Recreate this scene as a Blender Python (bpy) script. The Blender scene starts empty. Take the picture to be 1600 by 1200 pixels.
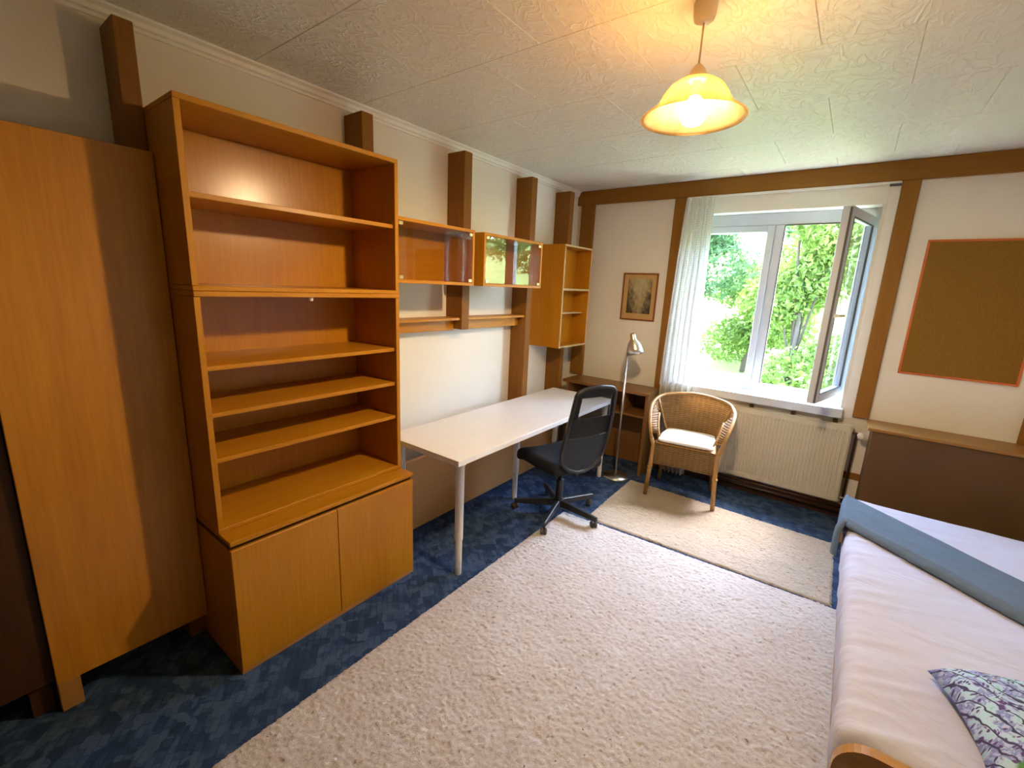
import bpy, bmesh, math, random
import numpy as np
from mathutils import Vector, Matrix, noise as mnoise

random.seed(7); np.random.seed(7)
S = bpy.context.scene
COL = S.collection
PI = math.pi

# ------------------------------------------------------------------ camera
cam_d = bpy.data.cameras.new('camera'); cam = bpy.data.objects.new('camera', cam_d); COL.objects.link(cam)
cam_d.sensor_width = 36.0; cam_d.lens = 696.11 / 1600 * 36.0; cam_d.clip_start = 0.05; cam_d.clip_end = 300
_R = Vector((0.79493119, 0.60510374, 0.04397573)); _U = Vector((-0.1646603, 0.14541657, 0.97557214)); _F = Vector((-0.58392755, 0.78275378, -0.21523273))
m = Matrix.Identity(4)
for i in range(3):
    m[i][0] = _R[i]; m[i][1] = _U[i]; m[i][2] = -_F[i]
m[0][3], m[1][3], m[2][3] = 2.3735, 0.0, 1.6737
cam.matrix_world = m
S.camera = cam

# ------------------------------------------------------------------ world, sun, exposure
LAMP_POWER = 690.0
SKY_STRENGTH = 5.6
SUN_STRENGTH = 21.0
S.view_settings.view_transform = 'Standard'; S.view_settings.look = 'None'
S.view_settings.gamma = 1.0; S.view_settings.use_curve_mapping = False
S.view_settings.exposure = 1.0
w = bpy.data.worlds.new('sky'); S.world = w; w.use_nodes = True
nt = w.node_tree; bg = nt.nodes['Background']
sky = nt.nodes.new('ShaderNodeTexSky'); sky.sky_type = 'NISHITA'; sky.sun_disc = False
sky.sun_elevation = math.radians(62); sky.sun_rotation = math.radians(20); sky.altitude = 400; sky.dust_density = 1.5
nt.links.new(sky.outputs[0], bg.inputs[0]); bg.inputs[1].default_value = SKY_STRENGTH
sd = bpy.data.lights.new('sun', 'SUN'); so = bpy.data.objects.new('sun', sd); COL.objects.link(so)
sd.energy = SUN_STRENGTH; sd.angle = math.radians(0.6); sd.color = (1, 0.95, 0.86)
_d = Vector((0.12, 1.0, 4.2)).normalized()          # towards the sun
so.rotation_euler = _d.to_track_quat('Z', 'Y').to_euler(); so.location = (2, 8, 20)
S.cycles.max_bounces = 8; S.cycles.diffuse_bounces = 5; S.cycles.transparent_max_bounces = 12
S.cycles.sample_clamp_indirect = 30.0

# ------------------------------------------------------------------ materials
def new_mat(name):
    mt = bpy.data.materials.new(name); mt.use_nodes = True
    n = mt.node_tree; b = n.nodes['Principled BSDF']
    return mt, n, b
def setp(b, **k):
    for key, v in k.items():
        b.inputs[key.replace('_', ' ')].default_value = v
def N(n, t, **k):
    x = n.nodes.new(t)
    for a, v in k.items(): setattr(x, a, v)
    return x
def coords(n, scale=(1, 1, 1), rot=(0, 0, 0), kind='Object'):
    tc = N(n, 'ShaderNodeTexCoord'); mp = N(n, 'ShaderNodeMapping')
    mp.inputs['Scale'].default_value = scale; mp.inputs['Rotation'].default_value = rot
    n.links.new(tc.outputs[kind], mp.inputs['Vector'])
    return mp.outputs[0]
def noise(n, vec, scale, detail=4, rough=0.55, dist=0.0):
    x = N(n, 'ShaderNodeTexNoise'); x.inputs['Scale'].default_value = scale
    x.inputs['Detail'].default_value = detail; x.inputs['Roughness'].default_value = rough; x.inputs['Distortion'].default_value = dist
    n.links.new(vec, x.inputs['Vector']); return x.outputs['Fac']
def ramp(n, fac, stops, interp='LINEAR'):
    r = N(n, 'ShaderNodeValToRGB'); r.color_ramp.interpolation = interp
    e = r.color_ramp.elements
    while len(e) < len(stops): e.new(0.5)
    for q, (p, c) in zip(e, stops):
        q.position = p; q.color = (*c, 1) if len(c) == 3 else c
    n.links.new(fac, r.inputs[0]); return r.outputs[0]
def bump(n, b, h, strength, dist=0.01):
    x = N(n, 'ShaderNodeBump'); x.inputs['Strength'].default_value = strength; x.inputs['Distance'].default_value = dist
    n.links.new(h, x.inputs['Height']); n.links.new(x.outputs[0], b.inputs['Normal'])
def mixc(n, fac, a, c, mode='MIX'):
    x = N(n, 'ShaderNodeMix', data_type='RGBA', blend_type=mode)
    for sock, v in ((x.inputs['Factor'], fac), (x.inputs['A'], a), (x.inputs['B'], c)):
        if hasattr(v, 'links'): n.links.new(v, sock)
        elif isinstance(v, (int, float)): sock.default_value = v
        else: sock.default_value = (*v, 1)
    return x.outputs['Result']
def math_n(n, op, a, c=None):
    x = N(n, 'ShaderNodeMath', operation=op)
    for sock, v in zip(x.inputs, (a, c)):
        if v is None: continue
        if hasattr(v, 'links'): n.links.new(v, sock)
        else: sock.default_value = v
    return x.outputs[0]

def plain(name, col, rough=0.5, metal=0.0, spec=0.5, mottled=0.06, scale=6.0, bumps=None):
    mt, n, b = new_mat(name); setp(b, Roughness=rough, Metallic=metal)
    b.inputs['Specular IOR Level'].default_value = spec
    v = coords(n)
    f = noise(n, v, scale, 4)
    d = tuple(c * (1 - mottled) for c in col); e = tuple(min(1, c * (1 + mottled)) for c in col)
    n.links.new(ramp(n, f, [(0.3, d), (0.7, e)]), b.inputs['Base Color'])
    if bumps: bump(n, b, noise(n, v, bumps[0], 3), bumps[1], bumps[2])
    return mt
def wood(name, dark, light, axis='Z', rough=0.38, scale=1.0, spec=0.33, coat=0.0, figure=0.35):
    mt, n, b = new_mat(name); setp(b, Roughness=rough)
    b.inputs['Specular IOR Level'].default_value = spec; b.inputs['Coat Weight'].default_value = coat; b.inputs['Coat Roughness'].default_value = 0.25
    st = {'X': (0.06, 1, 1), 'Y': (1, 0.06, 1), 'Z': (1, 1, 0.06)}[axis]
    v = coords(n, tuple(c * scale for c in st))
    f1 = noise(n, v, 9, 3, 0.5, 1.2)
    f2 = noise(n, v, 90, 3, 0.6, 0.3)
    fine = ramp(n, f2, [(0.35, tuple(c * 0.86 for c in dark)), (0.65, light)])
    fig = ramp(n, f1, [(0.3, dark), (0.7, light)])
    mid = mixc(n, 0.5, dark, light)
    c = mixc(n, figure, mid, fig); c = mixc(n, 0.30, c, fine)
    n.links.new(c, b.inputs['Base Color'])
    bump(n, b, f2, 0.06, 0.002)
    return mt

M = {}
WD, WL = (0.405, 0.152, 0.005), (0.545, 0.238, 0.011)
M['wood_v'] = wood('teak_veneer_vertical', WD, WL, 'Z', 0.36)
M['wood_back'] = wood('glossy_teak_back', WD, WL, 'Z', 0.25, 1.0, 0.45, 0.10)
M['wood_h'] = wood('teak_veneer_along', WD, WL, 'Y', 0.36)
M['wood_x'] = wood('teak_veneer_across', WD, WL, 'X', 0.36)
M['edge'] = wood('teak_edge_banding', (0.36, 0.16, 0.035), (0.47, 0.23, 0.06), 'Y', 0.4)
M['panel'] = wood('varnished_panel', (0.42, 0.155, 0.006), (0.62, 0.265, 0.014), 'Z', 0.33, 0.8, 0.5, 0.15, 0.75)
M['post'] = wood('brown_post', (0.205, 0.078, 0.009), (0.29, 0.120, 0.016), 'Z', 0.5, 1.0, 0.25)
M['beam'] = wood('brown_beam', (0.235, 0.095, 0.011), (0.32, 0.140, 0.020), 'X', 0.5, 1.0, 0.25)
M['beam_v'] = wood('brown_beam_upright', (0.235, 0.095, 0.011), (0.32, 0.140, 0.020), 'Z', 0.5, 1.0, 0.25)
M['wainscot'] = wood('walnut_laminate', (0.50, 0.25, 0.085), (0.60, 0.32, 0.12), 'Y', 0.42)
M['darkpanel'] = wood('dark_brown_wood', (0.040, 0.014, 0.003), (0.075, 0.028, 0.006), 'Z', 0.5)  # dark brown tone for the left border panel, battens and cabinet rail
M['unseenwall'] = wood('dark_unseen_wall', (0.19, 0.11, 0.06), (0.26, 0.16, 0.09), 'Z', 0.5)
M['bench'] = plain('brown_hardboard', (0.125, 0.066, 0.024), 0.55, 0, 0.3, 0.10, 3.0)
M['benchtop'] = wood('bench_top', (0.27, 0.13, 0.03), (0.37, 0.19, 0.05), 'X', 0.42)
M['desk2'] = wood('corner_desk_wood', (0.19, 0.085, 0.022), (0.28, 0.135, 0.04), 'X', 0.4)
M['desk2v'] = wood('corner_desk_wood_upright', (0.19, 0.085, 0.022), (0.28, 0.135, 0.04), 'Z', 0.4)
M['white'] = plain('white_lacquer', (0.84, 0.82, 0.79), 0.28, 0, 0.5, 0.015)
M['whitemetal'] = plain('white_powder_coat', (0.84, 0.83, 0.80), 0.35, 0, 0.5, 0.015)
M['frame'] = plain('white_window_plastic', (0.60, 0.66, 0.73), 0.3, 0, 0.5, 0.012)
M['seal'] = plain('grey_rubber_seal', (0.10, 0.10, 0.105), 0.6)
M['casing'] = plain('white_gloss_casing', (0.84, 0.82, 0.76), 0.35, 0, 0.5, 0.02)
M['radiator'] = plain('cream_radiator_enamel', (0.60, 0.56, 0.435), 0.38, 0, 0.5, 0.02)
M['pipe'] = plain('dark_brown_pipe', (0.055, 0.022, 0.012), 0.4)
M['black'] = plain('black_plastic', (0.012, 0.012, 0.014), 0.42, 0, 0.5, 0.1)
M['chairfabric'] = plain('black_seat_fabric', (0.016, 0.017, 0.021), 0.85, 0, 0.2, 0.2, 60, (700, 0.3, 0.002))
M['chairrear'] = plain('dark_blue_grey_shell', (0.050, 0.060, 0.080), 0.6, 0, 0.4, 0.1)
M['caster'] = plain('grey_caster', (0.06, 0.05, 0.05), 0.5)
M['steel'] = plain('brushed_steel', (0.66, 0.64, 0.60), 0.30, 1.0, 0.5, 0.06, 40)
M['gold'] = plain('brass_clip', (0.85, 0.68, 0.34), 0.3, 0.8)
M['lampwhite'] = plain('white_lamp_plastic', (0.72, 0.66, 0.55), 0.4)
M['orange'] = plain('orange_edging_tape', (0.60, 0.135, 0.028), 0.5)
M['redwood'] = wood('red_brown_frame', (0.20, 0.055, 0.012), (0.28, 0.085, 0.02), 'Z', 0.4)
M['cushion'] = plain('white_cushion_cotton', (0.86, 0.86, 0.87), 0.9, 0, 0.1, 0.02, 12, (300, 0.2, 0.002))
M['bark'] = plain('bark', (0.05, 0.038, 0.025), 0.9)

def wall_mat():
    mt, n, b = new_mat('cream_woodchip_wall'); setp(b, Roughness=0.85); b.inputs['Specular IOR Level'].default_value = 0.15
    v = coords(n); f = noise(n, v, 1.3, 3)
    n.links.new(ramp(n, f, [(0.3, (0.79, 0.745, 0.65)), (0.7, (0.83, 0.79, 0.70))]), b.inputs['Base Color'])
    bump(n, b, noise(n, v, 130, 4, 0.6), 0.35, 0.003); return mt
M['wall'] = wall_mat()
def ceil_mat():
    mt, n, b = new_mat('embossed_ceiling_tile'); setp(b, Roughness=0.34); b.inputs['Specular IOR Level'].default_value = 0.42
    v = coords(n, kind='Generated')
    tc = N(n, 'ShaderNodeNewGeometry'); mp = N(n, 'ShaderNodeMapping'); mp.inputs['Scale'].default_value = (1.0, 0.55, 1); n.links.new(tc.outputs['Position'], mp.inputs['Vector'])
    v = mp.outputs[0]
    n1 = noise(n, v, 15, 3, 0.5, 1.2)
    worm = math_n(n, 'ABSOLUTE', math_n(n, 'SUBTRACT', n1, 0.5))
    h = ramp(n, worm, [(0.0, (1, 1, 1)), (0.05, (0.35, 0.35, 0.35)), (0.16, (0, 0, 0))])
    h2 = math_n(n, 'ADD', h, math_n(n, 'MULTIPLY', noise(n, v, 60, 2), 0.35))
    setp(b, Base_Color=(0.76, 0.725, 0.625, 1))
    bump(n, b, h2, 0.42, 0.006); return mt
M['ceiling'] = ceil_mat()
def carpet_mat():
    mt, n, b = new_mat('blue_patterned_carpet'); setp(b, Roughness=0.95); b.inputs['Specular IOR Level'].default_value = 0.1
    v = coords(n, (1, 1, 1), (0, 0, math.radians(38)))
    vo = N(n, 'ShaderNodeTexVoronoi', distance='CHEBYCHEV'); vo.inputs['Scale'].default_value = 19; n.links.new(v, vo.inputs['Vector'])
    sep = N(n, 'ShaderNodeSeparateColor'); n.links.new(vo.outputs['Color'], sep.inputs[0])
    br = N(n, 'ShaderNodeTexBrick'); n.links.new(v, br.inputs['Vector']); br.inputs['Scale'].default_value = 9
    br.inputs['Color1'].default_value = (0.2, 0.2, 0.2, 1); br.inputs['Color2'].default_value = (0.75, 0.75, 0.75, 1); br.inputs['Mortar'].default_value = (0.1, 0.1, 0.1, 1); br.inputs['Mortar Size'].default_value = 0.03; br.inputs['Mortar Smooth'].default_value = 1.0
    big = noise(n, v, 7, 4)
    f = math_n(n, 'ADD', math_n(n, 'MULTIPLY', sep.outputs[0], 0.35), math_n(n, 'ADD', math_n(n, 'MULTIPLY', br.outputs['Color'], 0.35), math_n(n, 'MULTIPLY', big, 0.4)))
    c = ramp(n, f, [(0.32, (0.010, 0.024, 0.066)), (0.50, (0.027, 0.058, 0.132)), (0.68, (0.085, 0.135, 0.235))])
    fine = noise(n, v, 260, 2)
    c = mixc(n, 0.45, c, mixc(n, fine, (0.006, 0.014, 0.04), (0.06, 0.10, 0.18)))
    n.links.new(c, b.inputs['Base Color']); bump(n, b, fine, 0.6, 0.004); return mt
M['carpet'] = carpet_mat()
def rug_mat(name, a, c):
    mt, n, b = new_mat(name); setp(b, Roughness=0.95); b.inputs['Specular IOR Level'].default_value = 0.08
    b.inputs['Sheen Weight'].default_value = 0.25
    v = coords(n)
    f = math_n(n, 'ADD', math_n(n, 'MULTIPLY', noise(n, v, 3.5, 4), 0.5), math_n(n, 'MULTIPLY', noise(n, v, 120, 2), 0.5))
    n.links.new(ramp(n, f, [(0.35, a), (0.65, c)]), b.inputs['Base Color'])
    bump(n, b, noise(n, v, 240, 3), 0.5, 0.005); return mt
M['rug'] = rug_mat('cream_shag', (0.49, 0.445, 0.415), (0.58, 0.54, 0.515))
M['rug2'] = rug_mat('beige_shag', (0.365, 0.305, 0.235), (0.46, 0.395, 0.315))
def cork_mat():
    mt, n, b = new_mat('cork'); setp(b, Roughness=0.8); b.inputs['Specular IOR Level'].default_value = 0.2
    v = coords(n); f = noise(n, v, 130, 5, 0.7)
    n.links.new(ramp(n, f, [(0.3, (0.20, 0.098, 0.014)), (0.7, (0.29, 0.150, 0.027))]), b.inputs['Base Color'])
    bump(n, b, f, 0.25, 0.002); return mt
M['cork'] = cork_mat()
def weave_mat():
    mt, n, b = new_mat('woven_rattan'); setp(b, Roughness=0.5)
    v = coords(n)
    w1 = N(n, 'ShaderNodeTexWave', wave_type='BANDS', bands_direction='Z'); w1.inputs['Scale'].default_value = 20; w1.inputs['Distortion'].default_value = 0.4; n.links.new(v, w1.inputs['Vector'])
    w2 = N(n, 'ShaderNodeTexWave', wave_type='BANDS', bands_direction='X'); w2.inputs['Scale'].default_value = 8; w2.inputs['Distortion'].default_value = 0.4; n.links.new(v, w2.inputs['Vector'])
    f = math_n(n, 'MULTIPLY', w1.outputs['Fac'], math_n(n, 'ADD', math_n(n, 'MULTIPLY', w2.outputs['Fac'], 0.5), 0.5))
    c = ramp(n, f, [(0.0, (0.23, 0.115, 0.030)), (0.45, (0.44, 0.255, 0.085)), (1.0, (0.56, 0.355, 0.14))])
    c = mixc(n, 0.3, c, ramp(n, noise(n, v, 25, 4), [(0.3, (0.26, 0.14, 0.04)), (0.7, (0.58, 0.37, 0.15))]))
    n.links.new(c, b.inputs['Base Color']); bump(n, b, f, 0.7, 0.006); return mt
M['weave'] = weave_mat()
M['rattan'] = plain('rattan_cane', (0.42, 0.235, 0.075), 0.45, 0, 0.5, 0.2, 30, (90, 0.3, 0.003))
def lace_mat():
    mt, n, b = new_mat('white_lace'); setp(b, Roughness=0.9); b.inputs['Specular IOR Level'].default_value = 0.05
    setp(b, Base_Color=(0.76, 0.75, 0.71, 1))
    tc = N(n, 'ShaderNodeTexCoord'); v = tc.outputs['UV']
    mp = N(n, 'ShaderNodeMapping'); n.links.new(v, mp.inputs['Vector']); mp.inputs['Scale'].default_value = (26, 130, 1)
    vo = N(n, 'ShaderNodeTexVoronoi', feature='DISTANCE_TO_EDGE'); vo.inputs['Scale'].default_value = 1.0; vo.inputs['Randomness'].default_value = 0.35; n.links.new(mp.outputs[0], vo.inputs['Vector'])
    net = ramp(n, vo.outputs['Distance'], [(0.05, (1, 1, 1)), (0.2, (0.76, 0.76, 0.76))])
    wv = N(n, 'ShaderNodeTexWave', wave_type='BANDS', bands_direction='X'); wv.inputs['Scale'].default_value = 3.2; wv.inputs['Distortion'].default_value = 5; wv.inputs['Detail Scale'].default_value = 14; wv.inputs['Detail'].default_value = 2; n.links.new(v, wv.inputs['Vector'])
    bands = ramp(n, wv.outputs['Fac'], [(0.45, (0, 0, 0)), (0.6, (1, 1, 1))])
    al = math_n(n, 'MAXIMUM', net, math_n(n, 'MULTIPLY', bands, 0.92))
    tr = N(n, 'ShaderNodeBsdfTransparent'); tl = N(n, 'ShaderNodeBsdfTranslucent'); tl.inputs[0].default_value = (0.66, 0.70, 0.70, 1)
    mx = N(n, 'ShaderNodeMixShader'); mx.inputs[0].default_value = 0.18; n.links.new(b.outputs[0], mx.inputs[1]); n.links.new(tl.outputs[0], mx.inputs[2])
    mx2 = N(n, 'ShaderNodeMixShader'); n.links.new(al, mx2.inputs[0]); n.links.new(tr.outputs[0], mx2.inputs[1]); n.links.new(mx.outputs[0], mx2.inputs[2])
    n.links.new(mx2.outputs[0], n.nodes['Material Output'].inputs['Surface']); return mt
M['lace'] = lace_mat()
def glass_mat(name, refl=1.0, tint=(0.97, 0.985, 0.98)):
    mt, n, b = new_mat(name); n.nodes.remove(b)
    tr = N(n, 'ShaderNodeBsdfTransparent'); tr.inputs[0].default_value = (*tint, 1)
    gl = N(n, 'ShaderNodeBsdfGlossy'); gl.inputs['Roughness'].default_value = 0.01
    fr = N(n, 'ShaderNodeFresnel'); fr.inputs['IOR'].default_value = 1.52
    geo = N(n, 'ShaderNodeNewGeometry'); front = math_n(n, 'SUBTRACT', 1.0, geo.outputs['Backfacing'])
    mx = N(n, 'ShaderNodeMixShader'); n.links.new(math_n(n, 'MULTIPLY', math_n(n, 'MULTIPLY', fr.outputs[0], refl), front), mx.inputs[0])
    n.links.new(tr.outputs[0], mx.inputs[1]); n.links.new(gl.outputs[0], mx.inputs[2])
    n.links.new(mx.outputs[0], n.nodes['Material Output'].inputs['Surface']); return mt
M['glass'] = glass_mat('window_glass')
M['cabglass'] = glass_mat('cabinet_glass', 1.5, (0.95, 0.94, 0.91))
def sheer_mat():
    mt, n, b = new_mat('black_chair_mesh'); setp(b, Roughness=0.7, Base_Color=(0.015, 0.015, 0.017, 1))
    tr = N(n, 'ShaderNodeBsdfTransparent'); mx = N(n, 'ShaderNodeMixShader'); mx.inputs[0].default_value = 0.62
    n.links.new(tr.outputs[0], mx.inputs[1]); n.links.new(b.outputs[0], mx.inputs[2])
    n.links.new(mx.outputs[0], n.nodes['Material Output'].inputs['Surface']); return mt
M['mesh'] = sheer_mat()
def shade_mat():
    mt, n, b = new_mat('alabaster_glass_shade'); setp(b, Roughness=0.25)
    v = coords(n); f = noise(n, v, 9, 4, 0.6, 1.5)
    c = ramp(n, f, [(0.3, (0.065, 0.046, 0.020)), (0.7, (0.100, 0.076, 0.038))])
    n.links.new(c, b.inputs['Base Color'])
    tl = N(n, 'ShaderNodeBsdfTranslucent'); n.links.new(c, tl.inputs[0])
    tr = N(n, 'ShaderNodeBsdfTransparent'); tr.inputs[0].default_value = (1.0, 0.80, 0.52, 1)
    mx = N(n, 'ShaderNodeMixShader'); mx.inputs[0].default_value = 0.5
    n.links.new(b.outputs[0], mx.inputs[1]); n.links.new(tl.outputs[0], mx.inputs[2])
    mx2 = N(n, 'ShaderNodeMixShader'); mx2.inputs[0].default_value = 0.35
    n.links.new(mx.outputs[0], mx2.inputs[1]); n.links.new(tr.outputs[0], mx2.inputs[2])
    n.links.new(mx2.outputs[0], n.nodes['Material Output'].inputs['Surface']); return mt
M['shade'] = shade_mat()
def emit(name, col, st):
    mt, n, b = new_mat(name); setp(b, Base_Color=(*col, 1)); b.inputs['Emission Color'].default_value = (*col, 1); b.inputs['Emission Strength'].default_value = st; return mt
BULB_R = 0.044
M['bulb'] = emit('glowing_bulb', (1.0, 0.72, 0.40), LAMP_POWER)
def leaf_mat(name, a, c):
    mt, n, b = new_mat(name); setp(b, Roughness=0.5); b.inputs['Specular IOR Level'].default_value = 0.3
    g = N(n, 'ShaderNodeNewGeometry'); cc = ramp(n, g.outputs['Random Per Island'], [(0.0, a), (1.0, c)])
    n.links.new(cc, b.inputs['Base Color'])
    tl = N(n, 'ShaderNodeBsdfTranslucent'); n.links.new(cc, tl.inputs[0])
    mx = N(n, 'ShaderNodeMixShader'); mx.inputs[0].default_value = 0.45
    n.links.new(b.outputs[0], mx.inputs[1]); n.links.new(tl.outputs[0], mx.inputs[2])
    n.links.new(mx.outputs[0], n.nodes['Material Output'].inputs['Surface']); return mt
M['leaf1'] = leaf_mat('leaves_bright', (0.085, 0.15, 0.022), (0.20, 0.28, 0.06))
M['leaf2'] = leaf_mat('leaves_cool', (0.055, 0.13, 0.045), (0.14, 0.23, 0.09))
M['leaf3'] = leaf_mat('leaves_yellow', (0.16, 0.22, 0.03), (0.30, 0.36, 0.09))
M['lawn'] = plain('sunlit_meadow', (0.20, 0.27, 0.075), 0.9, 0, 0.1, 0.25, 2.0, (40, 0.5, 0.03))
def sheet_mat():
    mt, n, b = new_mat('white_fitted_sheet'); setp(b, Roughness=0.8); b.inputs['Specular IOR Level'].default_value = 0.15
    v = coords(n, (0.9, 2.2, 1), (0, 0, math.radians(-20)))
    setp(b, Base_Color=(0.60, 0.605, 0.75, 1))
    f = noise(n, v, 4.0, 3, 0.45, 0.6); bump(n, b, f, 0.42, 0.035); return mt
M['sheet'] = sheet_mat()
M['blanket'] = plain('grey_fleece', (0.135, 0.185, 0.245), 0.95, 0, 0.1, 0.06, 20, (260, 0.4, 0.003))
def pillow_mat():
    mt, n, b = new_mat('printed_animal_pattern'); setp(b, Roughness=0.6); b.inputs['Specular IOR Level'].default_value = 0.3
    tc = N(n, 'ShaderNodeTexCoord'); mp = N(n, 'ShaderNodeMapping'); n.links.new(tc.outputs['UV'], mp.inputs['Vector']); mp.inputs['Scale'].default_value = (1.0, 1.0, 1); mp.inputs['Rotation'].default_value = (0, 0, 0.6)
    v = mp.outputs[0]
    nd = N(n, 'ShaderNodeTexNoise'); nd.inputs['Scale'].default_value = 7; nd.inputs['Detail'].default_value = 2; n.links.new(v, nd.inputs['Vector'])
    warp = N(n, 'ShaderNodeVectorMath', operation='MULTIPLY_ADD'); n.links.new(nd.outputs['Color'], warp.inputs[0]); warp.inputs[1].default_value = (0.12, 0.12, 0); n.links.new(v, warp.inputs[2])
    st = N(n, 'ShaderNodeMapping'); st.inputs['Scale'].default_value = (1.0, 2.1, 1); n.links.new(warp.outputs[0], st.inputs['Vector'])
    vo = N(n, 'ShaderNodeTexVoronoi'); vo.inputs['Scale'].default_value = 21; n.links.new(st.outputs[0], vo.inputs['Vector'])
    spots = ramp(n, vo.outputs['Distance'], [(0.26, (1, 1, 1)), (0.36, (0, 0, 0))])
    basec = ramp(n, noise(n, warp.outputs[0], 9.0, 5, 0.65), [(0.30, (0.16, 0.42, 0.42)), (0.40, (0.42, 0.70, 0.86)), (0.48, (0.50, 0.66, 0.90)), (0.54, (0.17, 0.20, 0.58)), (0.60, (0.48, 0.58, 0.92)), (0.68, (0.62, 0.42, 0.46)), (0.78, (0.25, 0.55, 0.50))])
    dk = ramp(n, noise(n, v, 6, 2), [(0.35, (0.03, 0.03, 0.10)), (0.6, (0.13, 0.06, 0.30)), (0.75, (0.02, 0.05, 0.06))])
    c = mixc(n, spots, basec, dk)
    wv = N(n, 'ShaderNodeTexWave'); wv.inputs['Scale'].default_value = 4.2; wv.inputs['Distortion'].default_value = 9; wv.inputs['Detail'].default_value = 3; n.links.new(v, wv.inputs['Vector'])
    str_ = ramp(n, wv.outputs['Fac'], [(0.93, (0, 0, 0)), (0.97, (1, 1, 1))])
    c = mixc(n, str_, c, (0.05, 0.04, 0.14))
    g = ramp(n, noise(n, v, 3.2, 1), [(0.62, (0, 0, 0)), (0.66, (1, 1, 1))])
    c = mixc(n, g, c, (0.07, 0.28, 0.08))
    n.links.new(c, b.inputs['Base Color']); return mt
M['pillow'] = pillow_mat()
def print_mat():
    mt, n, b = new_mat('old_print'); setp(b, Roughness=0.7)
    tc = N(n, 'ShaderNodeTexCoord'); v = tc.outputs['UV']
    sx = N(n, 'ShaderNodeSeparateXYZ'); n.links.new(v, sx.inputs[0])
    mp = N(n, 'ShaderNodeMapping'); mp.inputs['Scale'].default_value = (2.2, 1.5, 1); n.links.new(v, mp.inputs['Vector'])
    f = noise(n, mp.outputs[0], 3.4, 5, 0.6, 0.6)
    edge = math_n(n, 'ABSOLUTE', math_n(n, 'SUBTRACT', sx.outputs[0], 0.52))
    low = math_n(n, 'MULTIPLY', math_n(n, 'SUBTRACT', 0.55, sx.outputs[1]), 0.35)
    g = math_n(n, 'ADD', math_n(n, 'MULTIPLY', f, 0.8), math_n(n, 'ADD', math_n(n, 'MULTIPLY', edge, 0.75), low))
    c = ramp(n, g, [(0.38, (0.44, 0.38, 0.22)), (0.55, (0.36, 0.28, 0.13)), (0.68, (0.20, 0.15, 0.08)), (0.85, (0.05, 0.035, 0.015))])
    n.links.new(c, b.inputs['Base Color']); return mt
M['print'] = print_mat()
M['mat_board'] = plain('buff_mount', (0.52, 0.33, 0.13), 0.7, 0, 0.2, 0.04)

# ------------------------------------------------------------------ mesh helpers
def bx(bm, x0, x1, y0, y1, z0, z1, bev=0.002, seg=1):
    vs = [bm.verts.new((x, y, z)) for x in (x0, x1) for y in (y0, y1) for z in (z0, z1)]
    q = [(0, 1, 3, 2), (4, 6, 7, 5), (0, 4, 5, 1), (2, 3, 7, 6), (0, 2, 6, 4), (1, 5, 7, 3)]
    fs = [bm.faces.new([vs[i] for i in f]) for f in q]
    if bev > 0:
        es = list({e for f in fs for e in f.edges})
        bmesh.ops.bevel(bm, geom=es, offset=bev, segments=seg, affect='EDGES', profile=0.5)
def box(*a, **k):
    bm = bmesh.new(); bx(bm, *a, **k); return bm
def frames(pts):
    out = []; up = Vector((0, 0, 1)); prev = None
    for i, p in enumerate(pts):
        t = (pts[min(i + 1, len(pts) - 1)] - pts[max(i - 1, 0)]).normalized()
        if prev is None:
            a = t.cross(up)
            if a.length < 0.05: a = t.cross(Vector((1, 0, 0)))
        else:
            a = prev - t * prev.dot(t)
        a.normalize(); prev = a; out.append((p, a, t.cross(a)))
    return out
def tube(bm, pts, r, seg=8, cap=True):
    pts = [Vector(p) for p in pts]; rr = r if isinstance(r, (list, tuple)) else [r] * len(pts)
    rings = []
    for (p, a, b), q in zip(frames(pts), rr):
        rings.append([bm.verts.new(p + (a * math.cos(2 * PI * k / seg) + b * math.sin(2 * PI * k / seg)) * q) for k in range(seg)])
    for A, B in zip(rings, rings[1:]):
        for k in range(seg):
            f = bm.faces.new([A[k], A[(k + 1) % seg], B[(k + 1) % seg], B[k]]); f.smooth = True
    if cap:
        bm.faces.new(rings[0][::-1]); bm.faces.new(rings[-1])
def lathe(bm, prof, c=(0, 0, 0), seg=32, mat=None):
    c = Vector(c); rings = []
    for r, z in prof:
        if r < 1e-5: rings.append([bm.verts.new(c + (mat @ Vector((0, 0, z)) if mat else Vector((0, 0, z))))])
        else:
            ring = []
            for k in range(seg):
                p = Vector((r * math.cos(2 * PI * k / seg), r * math.sin(2 * PI * k / seg), z))
                ring.append(bm.verts.new(c + (mat @ p if mat else p)))
            rings.append(ring)
    for A, B in zip(rings, rings[1:]):
        for k in range(seg):
            a = A if len(A) == 1 else None; b = B if len(B) == 1 else None
            if a and b: continue
            if a: vs = [A[0], B[k], B[(k + 1) % seg]]
            elif b: vs = [A[k], B[0], A[(k + 1) % seg]]
            else: vs = [A[k], B[k], B[(k + 1) % seg], A[(k + 1) % seg]]
            f = bm.faces.new(vs); f.smooth = True
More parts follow.
